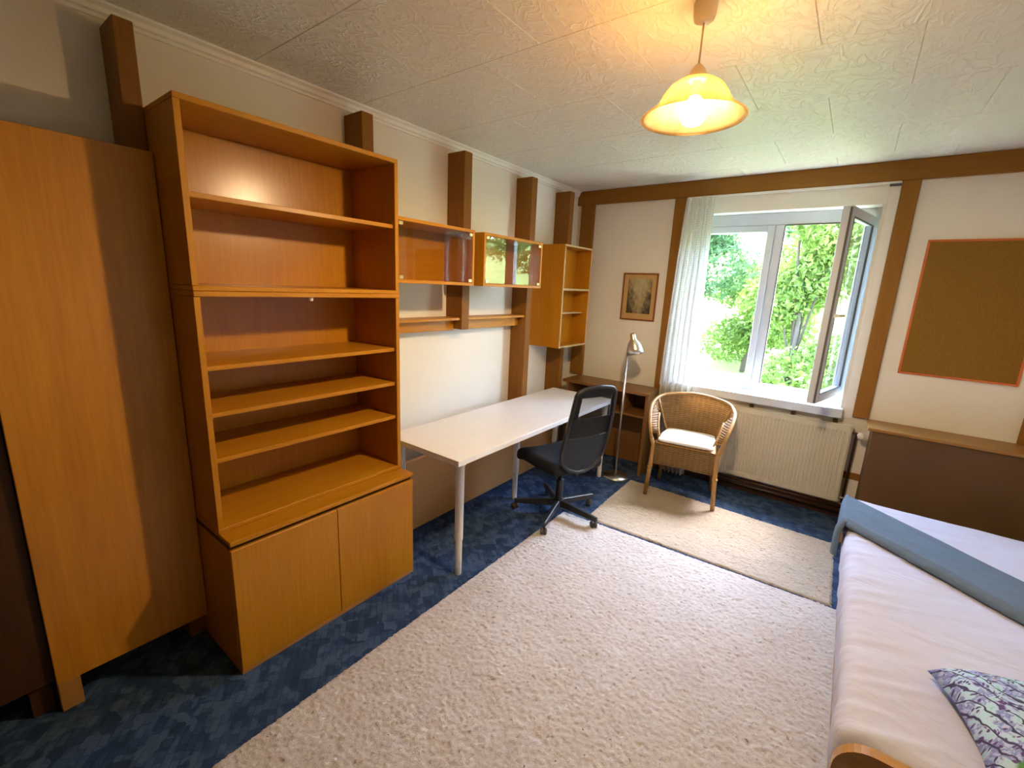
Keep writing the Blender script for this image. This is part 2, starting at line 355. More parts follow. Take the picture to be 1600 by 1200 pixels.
def rounded_box(bm, size, r, n=(8, 8, 4), c=(0, 0, 0), fn=None):
    """box of full size with rounded edges; fn(p) may move every vertex"""
    hx, hy, hz = (s / 2 for s in size); c = Vector(c); cache = {}
    def vert(i, j, k):
        key = (i, j, k)
        if key not in cache:
            p = Vector((-hx + size[0] * i / n[0], -hy + size[1] * j / n[1], -hz + size[2] * k / n[2]))
            q = Vector((max(-hx + r, min(hx - r, p.x)), max(-hy + r, min(hy - r, p.y)), max(-hz + r, min(hz - r, p.z))))
            d = p - q
            if d.length > 1e-9:
                p = q + d.normalized() * min(r, d.length)
            if fn: p = fn(p)
            cache[key] = bm.verts.new(p + c)
        return cache[key]
    I, J, K = n
    def face(a, b, cc, d):
        f = bm.faces.new([a, b, cc, d]); f.smooth = True
    for i in range(I):
        for j in range(J):
            face(vert(i, j, 0), vert(i, j + 1, 0), vert(i + 1, j + 1, 0), vert(i + 1, j, 0))
            face(vert(i, j, K), vert(i + 1, j, K), vert(i + 1, j + 1, K), vert(i, j + 1, K))
    for i in range(I):
        for k in range(K):
            face(vert(i, 0, k), vert(i + 1, 0, k), vert(i + 1, 0, k + 1), vert(i, 0, k + 1))
            face(vert(i, J, k), vert(i, J, k + 1), vert(i + 1, J, k + 1), vert(i + 1, J, k))
    for j in range(J):
        for k in range(K):
            face(vert(0, j, k), vert(0, j, k + 1), vert(0, j + 1, k + 1), vert(0, j + 1, k))
            face(vert(I, j, k), vert(I, j + 1, k), vert(I, j + 1, k + 1), vert(I, j, k + 1))
def catmull(pts, n):
    pts = [Vector(p) for p in pts]; out = []
    P = [pts[0] * 2 - pts[1]] + pts + [pts[-1] * 2 - pts[-2]]
    segs = len(pts) - 1
    for i in range(n + 1):
        t = i / n * segs; k = min(int(t), segs - 1); u = t - k
        a, b, c, d = P[k:k + 4]
        out.append(0.5 * ((2 * b) + (c - a) * u + (2 * a - 5 * b + 4 * c - d) * u * u + (3 * b - 3 * c + d - a) * u ** 3))
    return out
def sheet_grid(bm, rows, thick=0.0, uv=True):
    """rows: list of lists of Vectors -> one quad surface with UVs"""
    g = [[bm.verts.new(p) for p in r] for r in rows]
    ul = bm.loops.layers.uv.verify() if uv else None
    R, Cn = len(g), len(g[0])
    for i in range(R - 1):
        for j in range(Cn - 1):
            f = bm.faces.new([g[i][j], g[i][j + 1], g[i + 1][j + 1], g[i + 1][j]]); f.smooth = True
            if uv:
                for l, (a, b) in zip(f.loops, ((i, j), (i, j + 1), (i + 1, j + 1), (i + 1, j))):
                    l[ul].uv = (b / (Cn - 1), a / (R - 1))
    if thick:
        bmesh.ops.solidify(bm, geom=bm.faces[:], thickness=thick)
def prism(bm, outline, y0, y1, bev=0.0):
    """outline of (x, z) points, pushed from y0 to y1"""
    A = [bm.verts.new((x, y0, z)) for x, z in outline]; B = [bm.verts.new((x, y1, z)) for x, z in outline]
    n = len(A)
    bm.faces.new(A[::-1]); bm.faces.new(B)
    for k in range(n): bm.faces.new([A[k], A[(k + 1) % n], B[(k + 1) % n], B[k]])

# ------------------------------------------------------------------ object helpers
ROOT = {}
def thing(name, label, cat, base, group=None, rotz=0.0):
    o = bpy.data.objects.new(name, None); COL.objects.link(o); o.empty_display_size = 0.1
    o.location = base; o.rotation_euler = (0, 0, rotz); o['label'] = label; o['category'] = cat
    if group: o['group'] = group
    ROOT[o.name] = Vector(base); return o
def finish(name, bm, mat):
    bmesh.ops.recalc_face_normals(bm, faces=bm.faces[:])
    me = bpy.data.meshes.new(name); bm.to_mesh(me); bm.free(); me.materials.append(M[mat] if isinstance(mat, str) else mat)
    return me
def part(name, bm, mat, parent, local=False, label=None, kind=None):
    """a part in world coordinates (or in its thing's own frame when local) under PARENT"""
    root = parent
    while root.parent: root = root.parent
    if not local:
        bmesh.ops.translate(bm, verts=bm.verts[:], vec=-ROOT[root.name])
    o = bpy.data.objects.new(name, finish(name, bm, mat)); COL.objects.link(o); o.parent = parent
    if label: o['label'] = label
    if kind: o['kind'] = kind
    return o
def single(name, bm, mat, label=None, cat=None, group=None, kind=None, base=None):
    if base is None:
        xs = [v.co for v in bm.verts]
        base = Vector(((min(v.x for v in xs) + max(v.x for v in xs)) / 2, (min(v.y for v in xs) + max(v.y for v in xs)) / 2, min(v.z for v in xs)))
    base = Vector(base)
    bmesh.ops.translate(bm, verts=bm.verts[:], vec=-base)
    o = bpy.data.objects.new(name, finish(name, bm, mat)); COL.objects.link(o); o.location = base
    ROOT[o.name] = base
    if label: o['label'] = label
    if cat: o['category'] = cat
    if group: o['group'] = group
    if kind: o['kind'] = kind
    return o
def struct(name, bm, mat, parent=None):
    if parent is not None: return part(name, bm, mat, parent)
    return single(name, bm, mat, kind='structure', base=(0, 0, 0))

# ------------------------------------------------------------------ room shell
D = 4.174; H = 2.612; XR = 4.02; Y0 = -1.9
WX0, WX1, WZ0, WZ1 = 1.13, 2.412, 0.800, 2.340
struct('floor', box(-0.1, XR + 0.1, Y0 - 0.1, D + 0.1, -0.12, 0.0, bev=0), 'carpet')
struct('wall_left', box(-0.12, 0.0, Y0 - 0.12, D, -0.12, H + 0.02, bev=0), 'wall')
struct('wall_right', box(XR, XR + 0.12, Y0 - 0.12, D, -0.12, H + 0.02, bev=0), 'wall')
struct('wall_front', box(0, XR, Y0 - 0.12, Y0, -0.12, H + 0.02, bev=0), 'unseenwall')  # unseen wall, coloured dark and set back to cut bounce light
bm = bmesh.new(); T = 0.34
bx(bm, -0.12, WX0, D, D + T, -0.12, H + 0.3, bev=0); bx(bm, WX1, XR + 0.12, D, D + T, -0.12, H + 0.3, bev=0)
bx(bm, WX0, WX1, D, D + T, -0.12, WZ0, bev=0); bx(bm, WX0, WX1, D, D + T, WZ1, H + 0.3, bev=0)
struct('wall_back', bm, 'wall')
ceil = struct('ceiling', box(-0.12, XR + 0.12, Y0 - 0.12, D, H + 0.010, H + 0.12, bev=0), 'ceiling')
# embossed ceiling tiles in running bond, joints left open
rowy = [1.08 + 0.565 * k for k in range(-6, 7)]
tile_cache = {}
for ri in range(len(rowy) - 1):
    ya, yb = max(rowy[ri], Y0), min(rowy[ri + 1], D - 0.001)
    off = 0.31 if (ri % 2 == 1) else 0.01
    x = off - 0.6
    while x < XR:
        xa, xb = max(x, 0.0), min(x + 0.6, XR)
        if xb - xa > 0.02 and yb - ya > 0.02:
            g = 0.0004; w_, h_ = round(xb - xa, 4), round(yb - ya, 4)
            if (w_, h_) not in tile_cache:
                tb = box(-w_ / 2 + g, w_ / 2 - g, -h_ / 2 + g, h_ / 2 - g, 0, 0.0098, bev=0.0018)
                tile_cache[(w_, h_)] = finish('tile', tb, 'ceiling')
            o = bpy.data.objects.new('tile', tile_cache[(w_, h_)]); COL.objects.link(o); o.parent = ceil
            o.location = ((xa + xb) / 2, (ya + yb) / 2, H)
        x += 0.6
# cove along the left wall, skirting on the back wall
bm = bmesh.new()
prof = [(0.0, H - 0.052), (0.010, H - 0.052), (0.012, H - 0.040), (0.020, H - 0.034), (0.024, H - 0.018), (0.036, H - 0.008), (0.038, H), (0, H)]
prism(bm, prof, Y0, D); struct('trim_1', bm, 'casing')
# beam and uprights on the back wall
struct('trim_2', box(0.0, XR, D - 0.030, D, 2.482, H - 0.001, bev=0.004), 'beam')
struct('trim_3', box(0.045, 0.192, D - 0.030, D, 0.79, 2.4815, bev=0.004), 'beam_v')
struct('trim_4', box(0.970, 1.070, D - 0.030, D, 0.0, 2.4815, bev=0.004), 'beam_v')
struct('trim_5', box(2.492, 2.588, D - 0.030, D, 0.822, 2.4815, bev=0.004), 'beam_v')
struct('trim_6', box(3.345, 3.440, D - 0.030, D, 0.822, 2.4815, bev=0.004), 'beam_v')
struct('trim_7', box(2.42, 2.66, D - 0.012, D, 0.335, 0.385, bev=0.003), 'beam')
struct('baseboard_back', box(1.07, 2.60, D - 0.014, D, 0.0, 0.05, bev=0.003), 'pipe')

# ------------------------------------------------------------------ window
FY0, FY1 = D + 0.115, D + 0.185       # frame depth
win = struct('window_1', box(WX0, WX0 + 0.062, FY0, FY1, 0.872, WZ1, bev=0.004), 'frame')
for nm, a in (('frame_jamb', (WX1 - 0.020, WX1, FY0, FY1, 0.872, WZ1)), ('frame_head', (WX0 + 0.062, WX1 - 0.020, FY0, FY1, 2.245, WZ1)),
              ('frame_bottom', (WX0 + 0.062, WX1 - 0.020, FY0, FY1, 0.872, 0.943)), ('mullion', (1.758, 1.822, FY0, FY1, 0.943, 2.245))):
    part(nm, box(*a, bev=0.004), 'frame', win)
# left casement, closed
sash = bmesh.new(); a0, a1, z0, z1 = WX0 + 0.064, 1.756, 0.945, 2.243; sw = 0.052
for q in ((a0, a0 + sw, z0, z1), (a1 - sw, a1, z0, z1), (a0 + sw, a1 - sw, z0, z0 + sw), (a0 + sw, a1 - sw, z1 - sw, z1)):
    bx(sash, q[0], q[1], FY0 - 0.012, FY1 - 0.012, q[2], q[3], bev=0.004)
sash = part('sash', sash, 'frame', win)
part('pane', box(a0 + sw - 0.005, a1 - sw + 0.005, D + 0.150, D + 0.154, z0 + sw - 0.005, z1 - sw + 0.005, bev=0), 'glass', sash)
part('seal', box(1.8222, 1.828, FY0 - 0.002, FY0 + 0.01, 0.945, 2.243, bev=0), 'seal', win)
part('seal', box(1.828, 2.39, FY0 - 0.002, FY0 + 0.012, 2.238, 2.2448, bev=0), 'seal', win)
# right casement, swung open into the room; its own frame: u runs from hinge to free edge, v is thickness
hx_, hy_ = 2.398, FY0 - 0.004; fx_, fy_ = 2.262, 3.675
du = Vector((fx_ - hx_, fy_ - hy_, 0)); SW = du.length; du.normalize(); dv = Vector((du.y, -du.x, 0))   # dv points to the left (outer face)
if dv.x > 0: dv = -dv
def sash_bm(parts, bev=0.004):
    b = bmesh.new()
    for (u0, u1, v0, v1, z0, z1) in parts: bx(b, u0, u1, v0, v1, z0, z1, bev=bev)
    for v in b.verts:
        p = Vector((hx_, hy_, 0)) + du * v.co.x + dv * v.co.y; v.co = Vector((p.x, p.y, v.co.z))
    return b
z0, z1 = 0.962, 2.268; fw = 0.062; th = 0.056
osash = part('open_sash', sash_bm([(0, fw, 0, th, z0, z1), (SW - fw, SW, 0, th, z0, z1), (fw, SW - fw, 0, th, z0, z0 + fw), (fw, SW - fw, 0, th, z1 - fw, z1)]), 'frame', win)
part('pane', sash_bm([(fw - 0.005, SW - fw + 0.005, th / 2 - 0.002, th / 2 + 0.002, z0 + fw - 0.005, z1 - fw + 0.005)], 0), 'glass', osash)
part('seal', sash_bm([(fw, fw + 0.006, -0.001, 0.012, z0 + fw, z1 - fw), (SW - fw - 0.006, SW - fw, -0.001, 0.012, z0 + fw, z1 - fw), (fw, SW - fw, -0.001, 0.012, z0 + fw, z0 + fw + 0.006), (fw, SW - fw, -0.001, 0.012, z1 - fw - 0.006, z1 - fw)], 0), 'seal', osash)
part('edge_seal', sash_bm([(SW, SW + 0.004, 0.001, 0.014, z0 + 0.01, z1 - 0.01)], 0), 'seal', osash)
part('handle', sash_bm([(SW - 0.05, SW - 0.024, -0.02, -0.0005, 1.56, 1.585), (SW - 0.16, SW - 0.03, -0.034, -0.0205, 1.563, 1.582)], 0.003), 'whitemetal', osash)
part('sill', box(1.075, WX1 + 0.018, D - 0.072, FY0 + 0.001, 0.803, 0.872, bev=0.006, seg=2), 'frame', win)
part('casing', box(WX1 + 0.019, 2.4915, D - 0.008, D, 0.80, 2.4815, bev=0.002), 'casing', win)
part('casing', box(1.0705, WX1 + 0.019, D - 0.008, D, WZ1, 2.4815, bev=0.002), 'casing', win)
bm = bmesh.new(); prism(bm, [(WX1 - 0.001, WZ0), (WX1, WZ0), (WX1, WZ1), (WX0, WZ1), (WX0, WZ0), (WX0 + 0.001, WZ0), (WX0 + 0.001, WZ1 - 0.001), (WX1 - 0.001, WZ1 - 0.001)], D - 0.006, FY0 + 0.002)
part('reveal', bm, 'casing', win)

# ------------------------------------------------------------------ garden outside
bm = bmesh.new(); rows = []
for j in range(40):
    y = D + 0.4 + (j / 39) ** 1.4 * 26; r = []
    for i in range(40):
        x = -14 + i * 0.85
        z = -1.5 + max(0, y - 7.0) * 0.36 + 0.25 * mnoise.noise(Vector((x * 0.3, y * 0.3, 0)))
        r.append(Vector((x, y, min(z, 5.5))))
    rows.append(r)
sheet_grid(bm, rows, uv=False); struct('ground', bm, 'lawn')
def gz(x, y): return min(-1.5 + max(0, y - 7.0) * 0.36, 5.5)
def leafy(name, label, x, y, blobs, n, size, mat, trunk=True, cat='tree', group=None):
    t = thing(name, label, cat, (x, y, gz(x, y) - 0.1), group)
    n = int(n * 1.9); size *= 0.72
    rng = np.random.default_rng(int(x * 97 + y * 31 + 1000))
    cs = np.array([(b[0], b[1], b[2]) for b in blobs]); rs = np.array([b[3] for b in blobs])
    pick = rng.choice(len(blobs), n, p=rs ** 2 / (rs ** 2).sum())
    d = rng.normal(size=(n, 3)); d /= np.linalg.norm(d, axis=1)[:, None]
    rad = rs[pick] * (0.55 + 0.5 * rng.random(n) ** 0.6)
    clump = 1 + 0.22 * np.sin(d[:, 0] * 9 + pick) * np.sin(d[:, 1] * 8) * np.sin(d[:, 2] * 7 + pick)
    c = cs[pick] + d * (rad * clump)[:, None] * np.array([1, 1, 0.85])
    a = rng.normal(size=(n, 3)); a /= np.linalg.norm(a, axis=1)[:, None]
    b = np.cross(a, rng.normal(size=(n, 3))); b /= np.linalg.norm(b, axis=1)[:, None]
    s = size * (0.6 + 0.8 * rng.random(n))[:, None]
    nrm = np.cross(a, b)
    P = np.stack([c - a * s, c + b * s * 0.42 + nrm * s * 0.12, c + a * s, c - b * s * 0.42 + nrm * s * 0.12], 1).reshape(-1, 3)
    me = bpy.data.meshes.new('foliage'); me.from_pydata(P.tolist(), [], np.arange(4 * n).reshape(n, 4).tolist()); me.materials.append(M[mat])
    o = bpy.data.objects.new('foliage', me); COL.objects.link(o); o.parent = t; o['kind'] = 'stuff'
    bm = bmesh.new()
    top = cs[:, 2].mean()
    tube(bm, [(0, 0, 0), (0.03, 0, top * 0.5), (0.0, 0.02, top)], [0.06, 0.045, 0.025], 8)
    for k in range(min(5, len(blobs))):
        tube(bm, [(0.02, 0.01, top * 0.45), tuple(cs[k] * np.array([0.5, 0.5, 0.9])), tuple(cs[k])], [0.024, 0.016, 0.008], 6)
    part('trunk', bm, 'bark', t, local=True)
    return t
random.seed(3)
def blobset(w_, h, n, r0, r1, z0=0.6, dp=0.5):
    return [(random.uniform(-w_, w_), random.uniform(-w_ * dp, w_ * dp), random.uniform(z0, h), random.uniform(r0, r1)) for _ in range(n)]
leafy('tree', 'bright green leafy tree nearest the window, seen through the open casement', 1.62, 9.0, blobset(0.85, 4.6, 11, 0.35, 0.62, 1.2), 8000, 0.075, 'leaf1')
leafy('tree', 'cool green tree right behind the closed left window pane', -0.75, 9.5, blobset(0.95, 4.8, 13, 0.4, 0.7, 1.0), 9000, 0.08, 'leaf2')
leafy('tree', 'tall tree on the slope whose crown fills the top of the open window', 1.5, 13.5, blobset(1.6, 6.0, 14, 0.6, 1.0, 1.6), 9000, 0.11, 'leaf2')
leafy('tree', 'pale yellow green tree farther up the slope behind the left pane', -3.0, 14.0, blobset(1.9, 6.0, 14, 0.7, 1.1, 1.4), 9000, 0.12, 'leaf3')
leafy('tree', 'leafy tree to the right of the window, mirrored in the open casement', 5.0, 9.5, blobset(1.3, 5.2, 11, 0.5, 0.9, 1.2), 8000, 0.09, 'leaf1')
leafy('tree', 'airy green tree on the slope right of the nearest tree', 5.6, 14.2, blobset(1.3, 5.4, 13, 0.5, 0.9, 1.0), 7000, 0.10, 'leaf3')
leafy('bush', 'low yellow green bush at the bottom of the open window', 1.85, 6.9, blobset(0.55, 1.35, 9, 0.25, 0.42, 0.45), 4500, 0.05, 'leaf3', cat='bush')
leafy('bush', 'low green bush at the bottom of the left window pane', 0.10, 6.7, blobset(0.5, 1.5, 9, 0.25, 0.42, 0.45), 4500, 0.05, 'leaf1', cat='bush')
leafy('bush', 'tall shrub filling the lower left of the closed window pane', -1.35, 8.2, blobset(0.75, 2.3, 12, 0.3, 0.5, 0.5), 6000, 0.06, 'leaf3', cat='bush')
leafy('bush', 'tall shrub on the slope between the two trees', 0.55, 11.2, blobset(0.9, 2.6, 12, 0.4, 0.6, 0.5), 6000, 0.075, 'leaf1', cat='bush')
leafy('bush', 'rounded bush farther right outside the window', 3.5, 7.2, blobset(0.6, 1.6, 8, 0.3, 0.5, 0.5), 4000, 0.06, 'leaf2', cat='bush')

# ------------------------------------------------------------------ wall posts on the left wall
def post(y0, y1, z0, label, x1=0.160):
    return single('wooden_post', box(0.0005, x1, y0, y1, z0, 2.532, bev=0.003), 'post', label, 'post', 'square wooden posts along the left wall')
post(0.552, 0.6125, 0.0, 'brown square wall post above the orange panel, left of the tall bookcase')
post(1.549, 1.622, 0.0, 'brown square wall post rising behind the right end of the bookcase')
post(2.334, 2.411, 1.350, 'short brown wall post above the gap between the two wall shelves')
post(3.121, 3.196, 0.0, 'brown square wall post behind the right end of the second glass cabinet')
post(3.728, 3.800, 0.0, 'brown square wall post above the open corner shelf, next to the corner')

# ------------------------------------------------------------------ panels on the left wall
t = thing('wall_panel', 'tall orange varnished wood panel left of the bookcase, with a short foot', 'panel', (0.19, 0.36, 0.0))
part('panel', box(0.186, 0.214, 0.112, 0.611, 0.122, 2.098, bev=0.002), 'panel', t)
part('foot', box(0.166, 0.213, 0.113, 0.176, 0.0, 0.1215, bev=0.002), 'edge', t)
part('batten', box(0.001, 0.185, 0.113, 0.176, 0.1, 2.0, bev=0.002), 'darkpanel', t)
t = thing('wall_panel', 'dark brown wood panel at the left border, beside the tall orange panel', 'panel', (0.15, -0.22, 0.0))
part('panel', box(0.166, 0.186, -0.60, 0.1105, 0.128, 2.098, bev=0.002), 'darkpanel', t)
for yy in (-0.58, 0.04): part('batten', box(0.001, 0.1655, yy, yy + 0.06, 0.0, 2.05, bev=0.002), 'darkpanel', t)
t = thing('wall_panel', 'low walnut brown panel along the wall under the white table', 'panel', (0.19, 2.65, 0.0))
part('panel', box(0.178, 0.200, 1.632, 3.72, 0.0, 0.505, bev=0.002), 'wainscot', t)
part('cap_rail', box(0.161, 0.177, 1.632, 3.72, 0.0, 0.50, bev=0.002), 'wainscot', t)

# ------------------------------------------------------------------ bookcase
BY0, BY1 = 0.613, 1.547; XB, XU, XL = 0.070, 0.452, 0.556; ts = 0.022
def carcass(t, z0, z1, shelves, over=0.0, top_over=True):
    part('side_panel', box(XB, XU, BY0, BY0 + ts, z0 + 0.0185, z1 - 0.0205, bev=0.0015), 'wood_v', t)
    part('side_panel', box(XB, XU, BY1 - ts, BY1, z0 + 0.0185, z1 - 0.0205, bev=0.0015), 'wood_v', t)
    part('top_panel', box(XB, XU + over, BY0 - over * 0.05, BY1 + over * 0.1, z1 - 0.020, z1, bev=0.002), 'wood_h', t)
    part('bottom_panel', box(XB, XU + 0.002, BY0, BY1, z0, z0 + 0.018, bev=0.002), 'wood_h', t)
    part('back_panel', box(XB + 0.002, XB + 0.010, BY0 + ts + 0.0005, BY1 - ts - 0.0005, z0 + 0.0185, z1 - 0.0205, bev=0), 'wood_back', t)
    for z in shelves:
        part('shelf', box(XB + 0.011, XU - 0.016, BY0 + ts + 0.0005, BY1 - ts - 0.0005, z, z + 0.019, bev=0.0015), 'wood_h', t)
t = thing('cabinet', 'low wooden base cabinet with two plain doors under the bookcase', 'cabinet', (0.31, 1.08, 0))
part('side_panel', box(XB, 0.532, BY0, BY0 + ts, 0.0205, 0.5885, bev=0.0015), 'wood_v', t)
part('side_panel', box(XB, 0.532, BY1 - ts, BY1, 0.0205, 0.5885, bev=0.0015), 'wood_v', t)
part('back_panel', box(XB + 0.002, XB + 0.010, BY0 + ts, BY1 - ts, 0.0205, 0.5885, bev=0), 'wood_v', t)
part('plinth', box(XB, XL - 0.002, BY0, BY1, 0.0, 0.020, bev=0.002), 'edge', t)
part('rail', box(XB, 0.536, BY0, BY1, 0.589, 0.605, bev=0.001), 'darkpanel', t)
part('top_board', box(XB, XL + 0.001, BY0, BY1 + 0.001, 0.606, 0.6265, bev=0.004, seg=2), 'wood_h', t)
part('door', box(0.533, XL, BY0 + 0.001, 1.0785, 0.0215, 0.587, bev=0.002), 'wood_v', t)
part('door', box(0.533, XL, 1.0815, BY1 - 0.001, 0.0215, 0.587, bev=0.002), 'wood_v', t)
t = thing('bookcase', 'open wooden bookcase with three shelves standing on the base cabinet', 'bookcase', (0.26, 1.08, 0.627))
carcass(t, 0.627, 1.604, (1.300, 1.112, 0.922), 0.006)
bm = bmesh.new(); lathe(bm, [(0, 0.0), (0.008, 0.001), (0.010, 0.008), (0.010, 0.0165)], (0.435, 1.07, 1.5665), 16); part('door_catch', bm, 'whitemetal', t)
t = thing('bookcase', 'upper open bookcase with one shelf, topmost of the bookcase stack', 'bookcase', (0.26, 1.08, 1.605))
carcass(t, 1.605, 2.258, (1.931,))

# ------------------------------------------------------------------ glass wall cabinets
def wall_cabinet(y0, y1, label):
    x0, x1, z0, z1, tt = 0.1615, 0.420, 1.662, 2.000, 0.018
    t = thing('wall_cabinet', label, 'cabinet', (x0, (y0 + y1) / 2, z0), 'glass-fronted wall cabinets')
    part('side_panel', box(x0, x1, y0, y0 + tt, z0, z1, bev=0.0015), 'wood_v', t)
    part('side_panel', box(x0, x1, y1 - tt, y1, z0, z1, bev=0.0015), 'wood_v', t)
    part('top_panel', box(x0, x1, y0 + tt + 0.0003, y1 - tt - 0.0003, z1 - tt, z1, bev=0.0015), 'wood_h', t)
    part('bottom_panel', box(x0, x1, y0 + tt + 0.0003, y1 - tt - 0.0003, z0, z0 + tt, bev=0.0015), 'wood_h', t)
    part('back_panel', box(x0, x0 + 0.006, y0 + tt + 0.0003, y1 - tt - 0.0003, z0 + tt + 0.0003, z1 - tt - 0.0003, bev=0), 'wood_h', t)
    g = part('glass_door', box(x1 - 0.012, x1 - 0.007, y0 + tt + 0.003, y1 - tt - 0.003, z0 + tt + 0.003, z1 - tt - 0.003, bev=0), 'cabglass', t)
    for yy in (y0 + tt + 0.004, y1 - tt - 0.032):
        for zz in (z0 + tt + 0.004, z1 - tt - 0.022):
            part('clip', box(x1 - 0.0065, x1 + 0.002, yy, yy + 0.028, zz, zz + 0.018, bev=0.002), 'gold', g)
wall_cabinet(1.552, 2.166, 'glass-fronted wooden wall cabinet right beside the bookcase')
wall_cabinet(2.256, 2.930, 'glass-fronted wooden wall cabinet beside the open corner shelf')
def wall_shelf(y0, y1, label):
    t = thing('wall_shelf', label, 'shelf', (0.0, (y0 + y1) / 2, 1.34), 'narrow shelves between the wall posts')
    part('board', box(0.0005, 0.146, y0, y1, 1.416, 1.435, bev=0.002), 'wood_h', t)
    part('apron', box(0.062, 0.082, y0, y1, 1.342, 1.4155, bev=0.002), 'wood_h', t)
wall_shelf(1.6235, 2.3325, 'narrow wooden wall shelf under the glass cabinet beside the bookcase')
wall_shelf(2.4125, 3.1195, 'narrow wooden wall shelf right of the short wall post')

# ------------------------------------------------------------------ corner shelf
t = thing('corner_shelf', 'open hanging wooden shelf unit in the corner with pale front edges', 'shelf', (0.24, 3.67, 1.14))
sx0, sx1, sy0, sy1, sz0, sz1, tt = 0.1615, 0.325, 3.418, 3.915, 1.143, 2.042, 0.016
part('side_panel', box(0.0005, sx1, sy0, sy0 + tt, sz0, sz1, bev=0.001), 'wood_v', t)
part('side_panel', box(sx0, sx1, sy1 - tt, sy1, sz0, sz1, bev=0.001), 'wood_v', t)
for nm, z in (('top_panel', sz1 - tt), ('bottom_panel', sz0), ('shelf', 1.655)):
    part(nm, box(sx0, sx1 - 0.001, sy0 + tt + 0.0003, sy1 - tt - 0.0003, z, z + tt, bev=0.001), 'wood_h', t)
part('thin_shelf', box(sx0 + 0.008, sx1 - 0.05, sy0 + tt + 0.0003, sy1 - tt - 0.0003, 1.444, 1.450, bev=0.001), 'lampwhite', t, label='thin pale shelf')
part('back_panel', box(sx0, sx0 + 0.006, sy0 + tt + 0.0003, sy1 - tt - 0.0003, sz0 + tt + 0.0003, sz1 - tt - 0.0003, bev=0), 'wood_v', t)
fe = bmesh.new()
bx(fe, sx1, sx1 + 0.002, sy0, sy0 + tt, sz0, sz1, bev=0); bx(fe, sx1, sx1 + 0.002, sy1 - tt, sy1, sz0, sz1, bev=0)
for z in (sz1 - tt, sz0, 1.655): bx(fe, sx1, sx1 + 0.002, sy0 + tt, sy1 - tt, z, z + tt, bev=0)
M['pale_edge'] = plain('pale_edge_banding', (0.55, 0.40, 0.20), 0.5)
part('front_edging', fe, 'pale_edge', t, label='pale front edging')

# ------------------------------------------------------------------ corner desk
t = thing('corner_desk', 'brown wooden desk with a lower shelf along the window wall in the corner', 'desk', (0.6, 4.0, 0))
part('desktop', box(0.161, 1.048, 3.812, D - 0.0315, 0.762, 0.789, bev=0.003), 'desk2', t)
part('side_panel', box(1.018, 1.044, 3.816, D - 0.033, 0.0, 0.7615, bev=0.002), 'desk2v', t)
part('side_panel', box(0.205, 0.231, 3.816, D - 0.033, 0.0, 0.7615, bev=0.002), 'desk2v', t)
part('shelf', box(0.2315, 1.0175, 3.835, D - 0.045, 0.545, 0.567, bev=0.002), 'desk2', t)
part('back_panel', box(0.2315, 1.0175, D - 0.044, D - 0.033, 0.0, 0.7615, bev=0), 'desk2v', t)
part('partition', box(0.80, 0.816, 3.85, D - 0.045, 0.5675, 0.7615, bev=0.001), 'desk2v', t)

# ------------------------------------------------------------------ white table
t = thing('table', 'long white table with round white legs against the left wall', 'table', (0.48, 2.636, 0))
TX0, TX1, TY0, TY1 = 0.175, 0.802, 1.655, 3.620
part('tabletop', box(TX0, TX1, TY0, TY1, 0.696, 0.730, bev=0.002), 'white', t)
for (lx, ly) in ((TX1 - 0.035, TY0 + 0.05), (TX1 - 0.045, TY1 - 0.06), (TX0 + 0.085, TY0 + 0.05), (TX0 + 0.085, TY1 - 0.06), (0.440, 2.690)):
    bm = bmesh.new(); lathe(bm, [(0, 0), (0.018, 0.0005), (0.0195, 0.004), (0.0205, 0.218), (0.0208, 0.222), (0.0235, 0.224), (0.0245, 0.23), (0.0255, 0.69), (0.034, 0.6925), (0.034, 0.6955), (0, 0.6956)], (lx, ly, 0), 20)
    part('leg', bm, 'whitemetal', t)

# ------------------------------------------------------------------ office chair
CH = thing('office_chair', 'black swivel office chair with mesh back at the white table', 'chair', (0.835, 2.715, 0.004), rotz=math.radians(70))
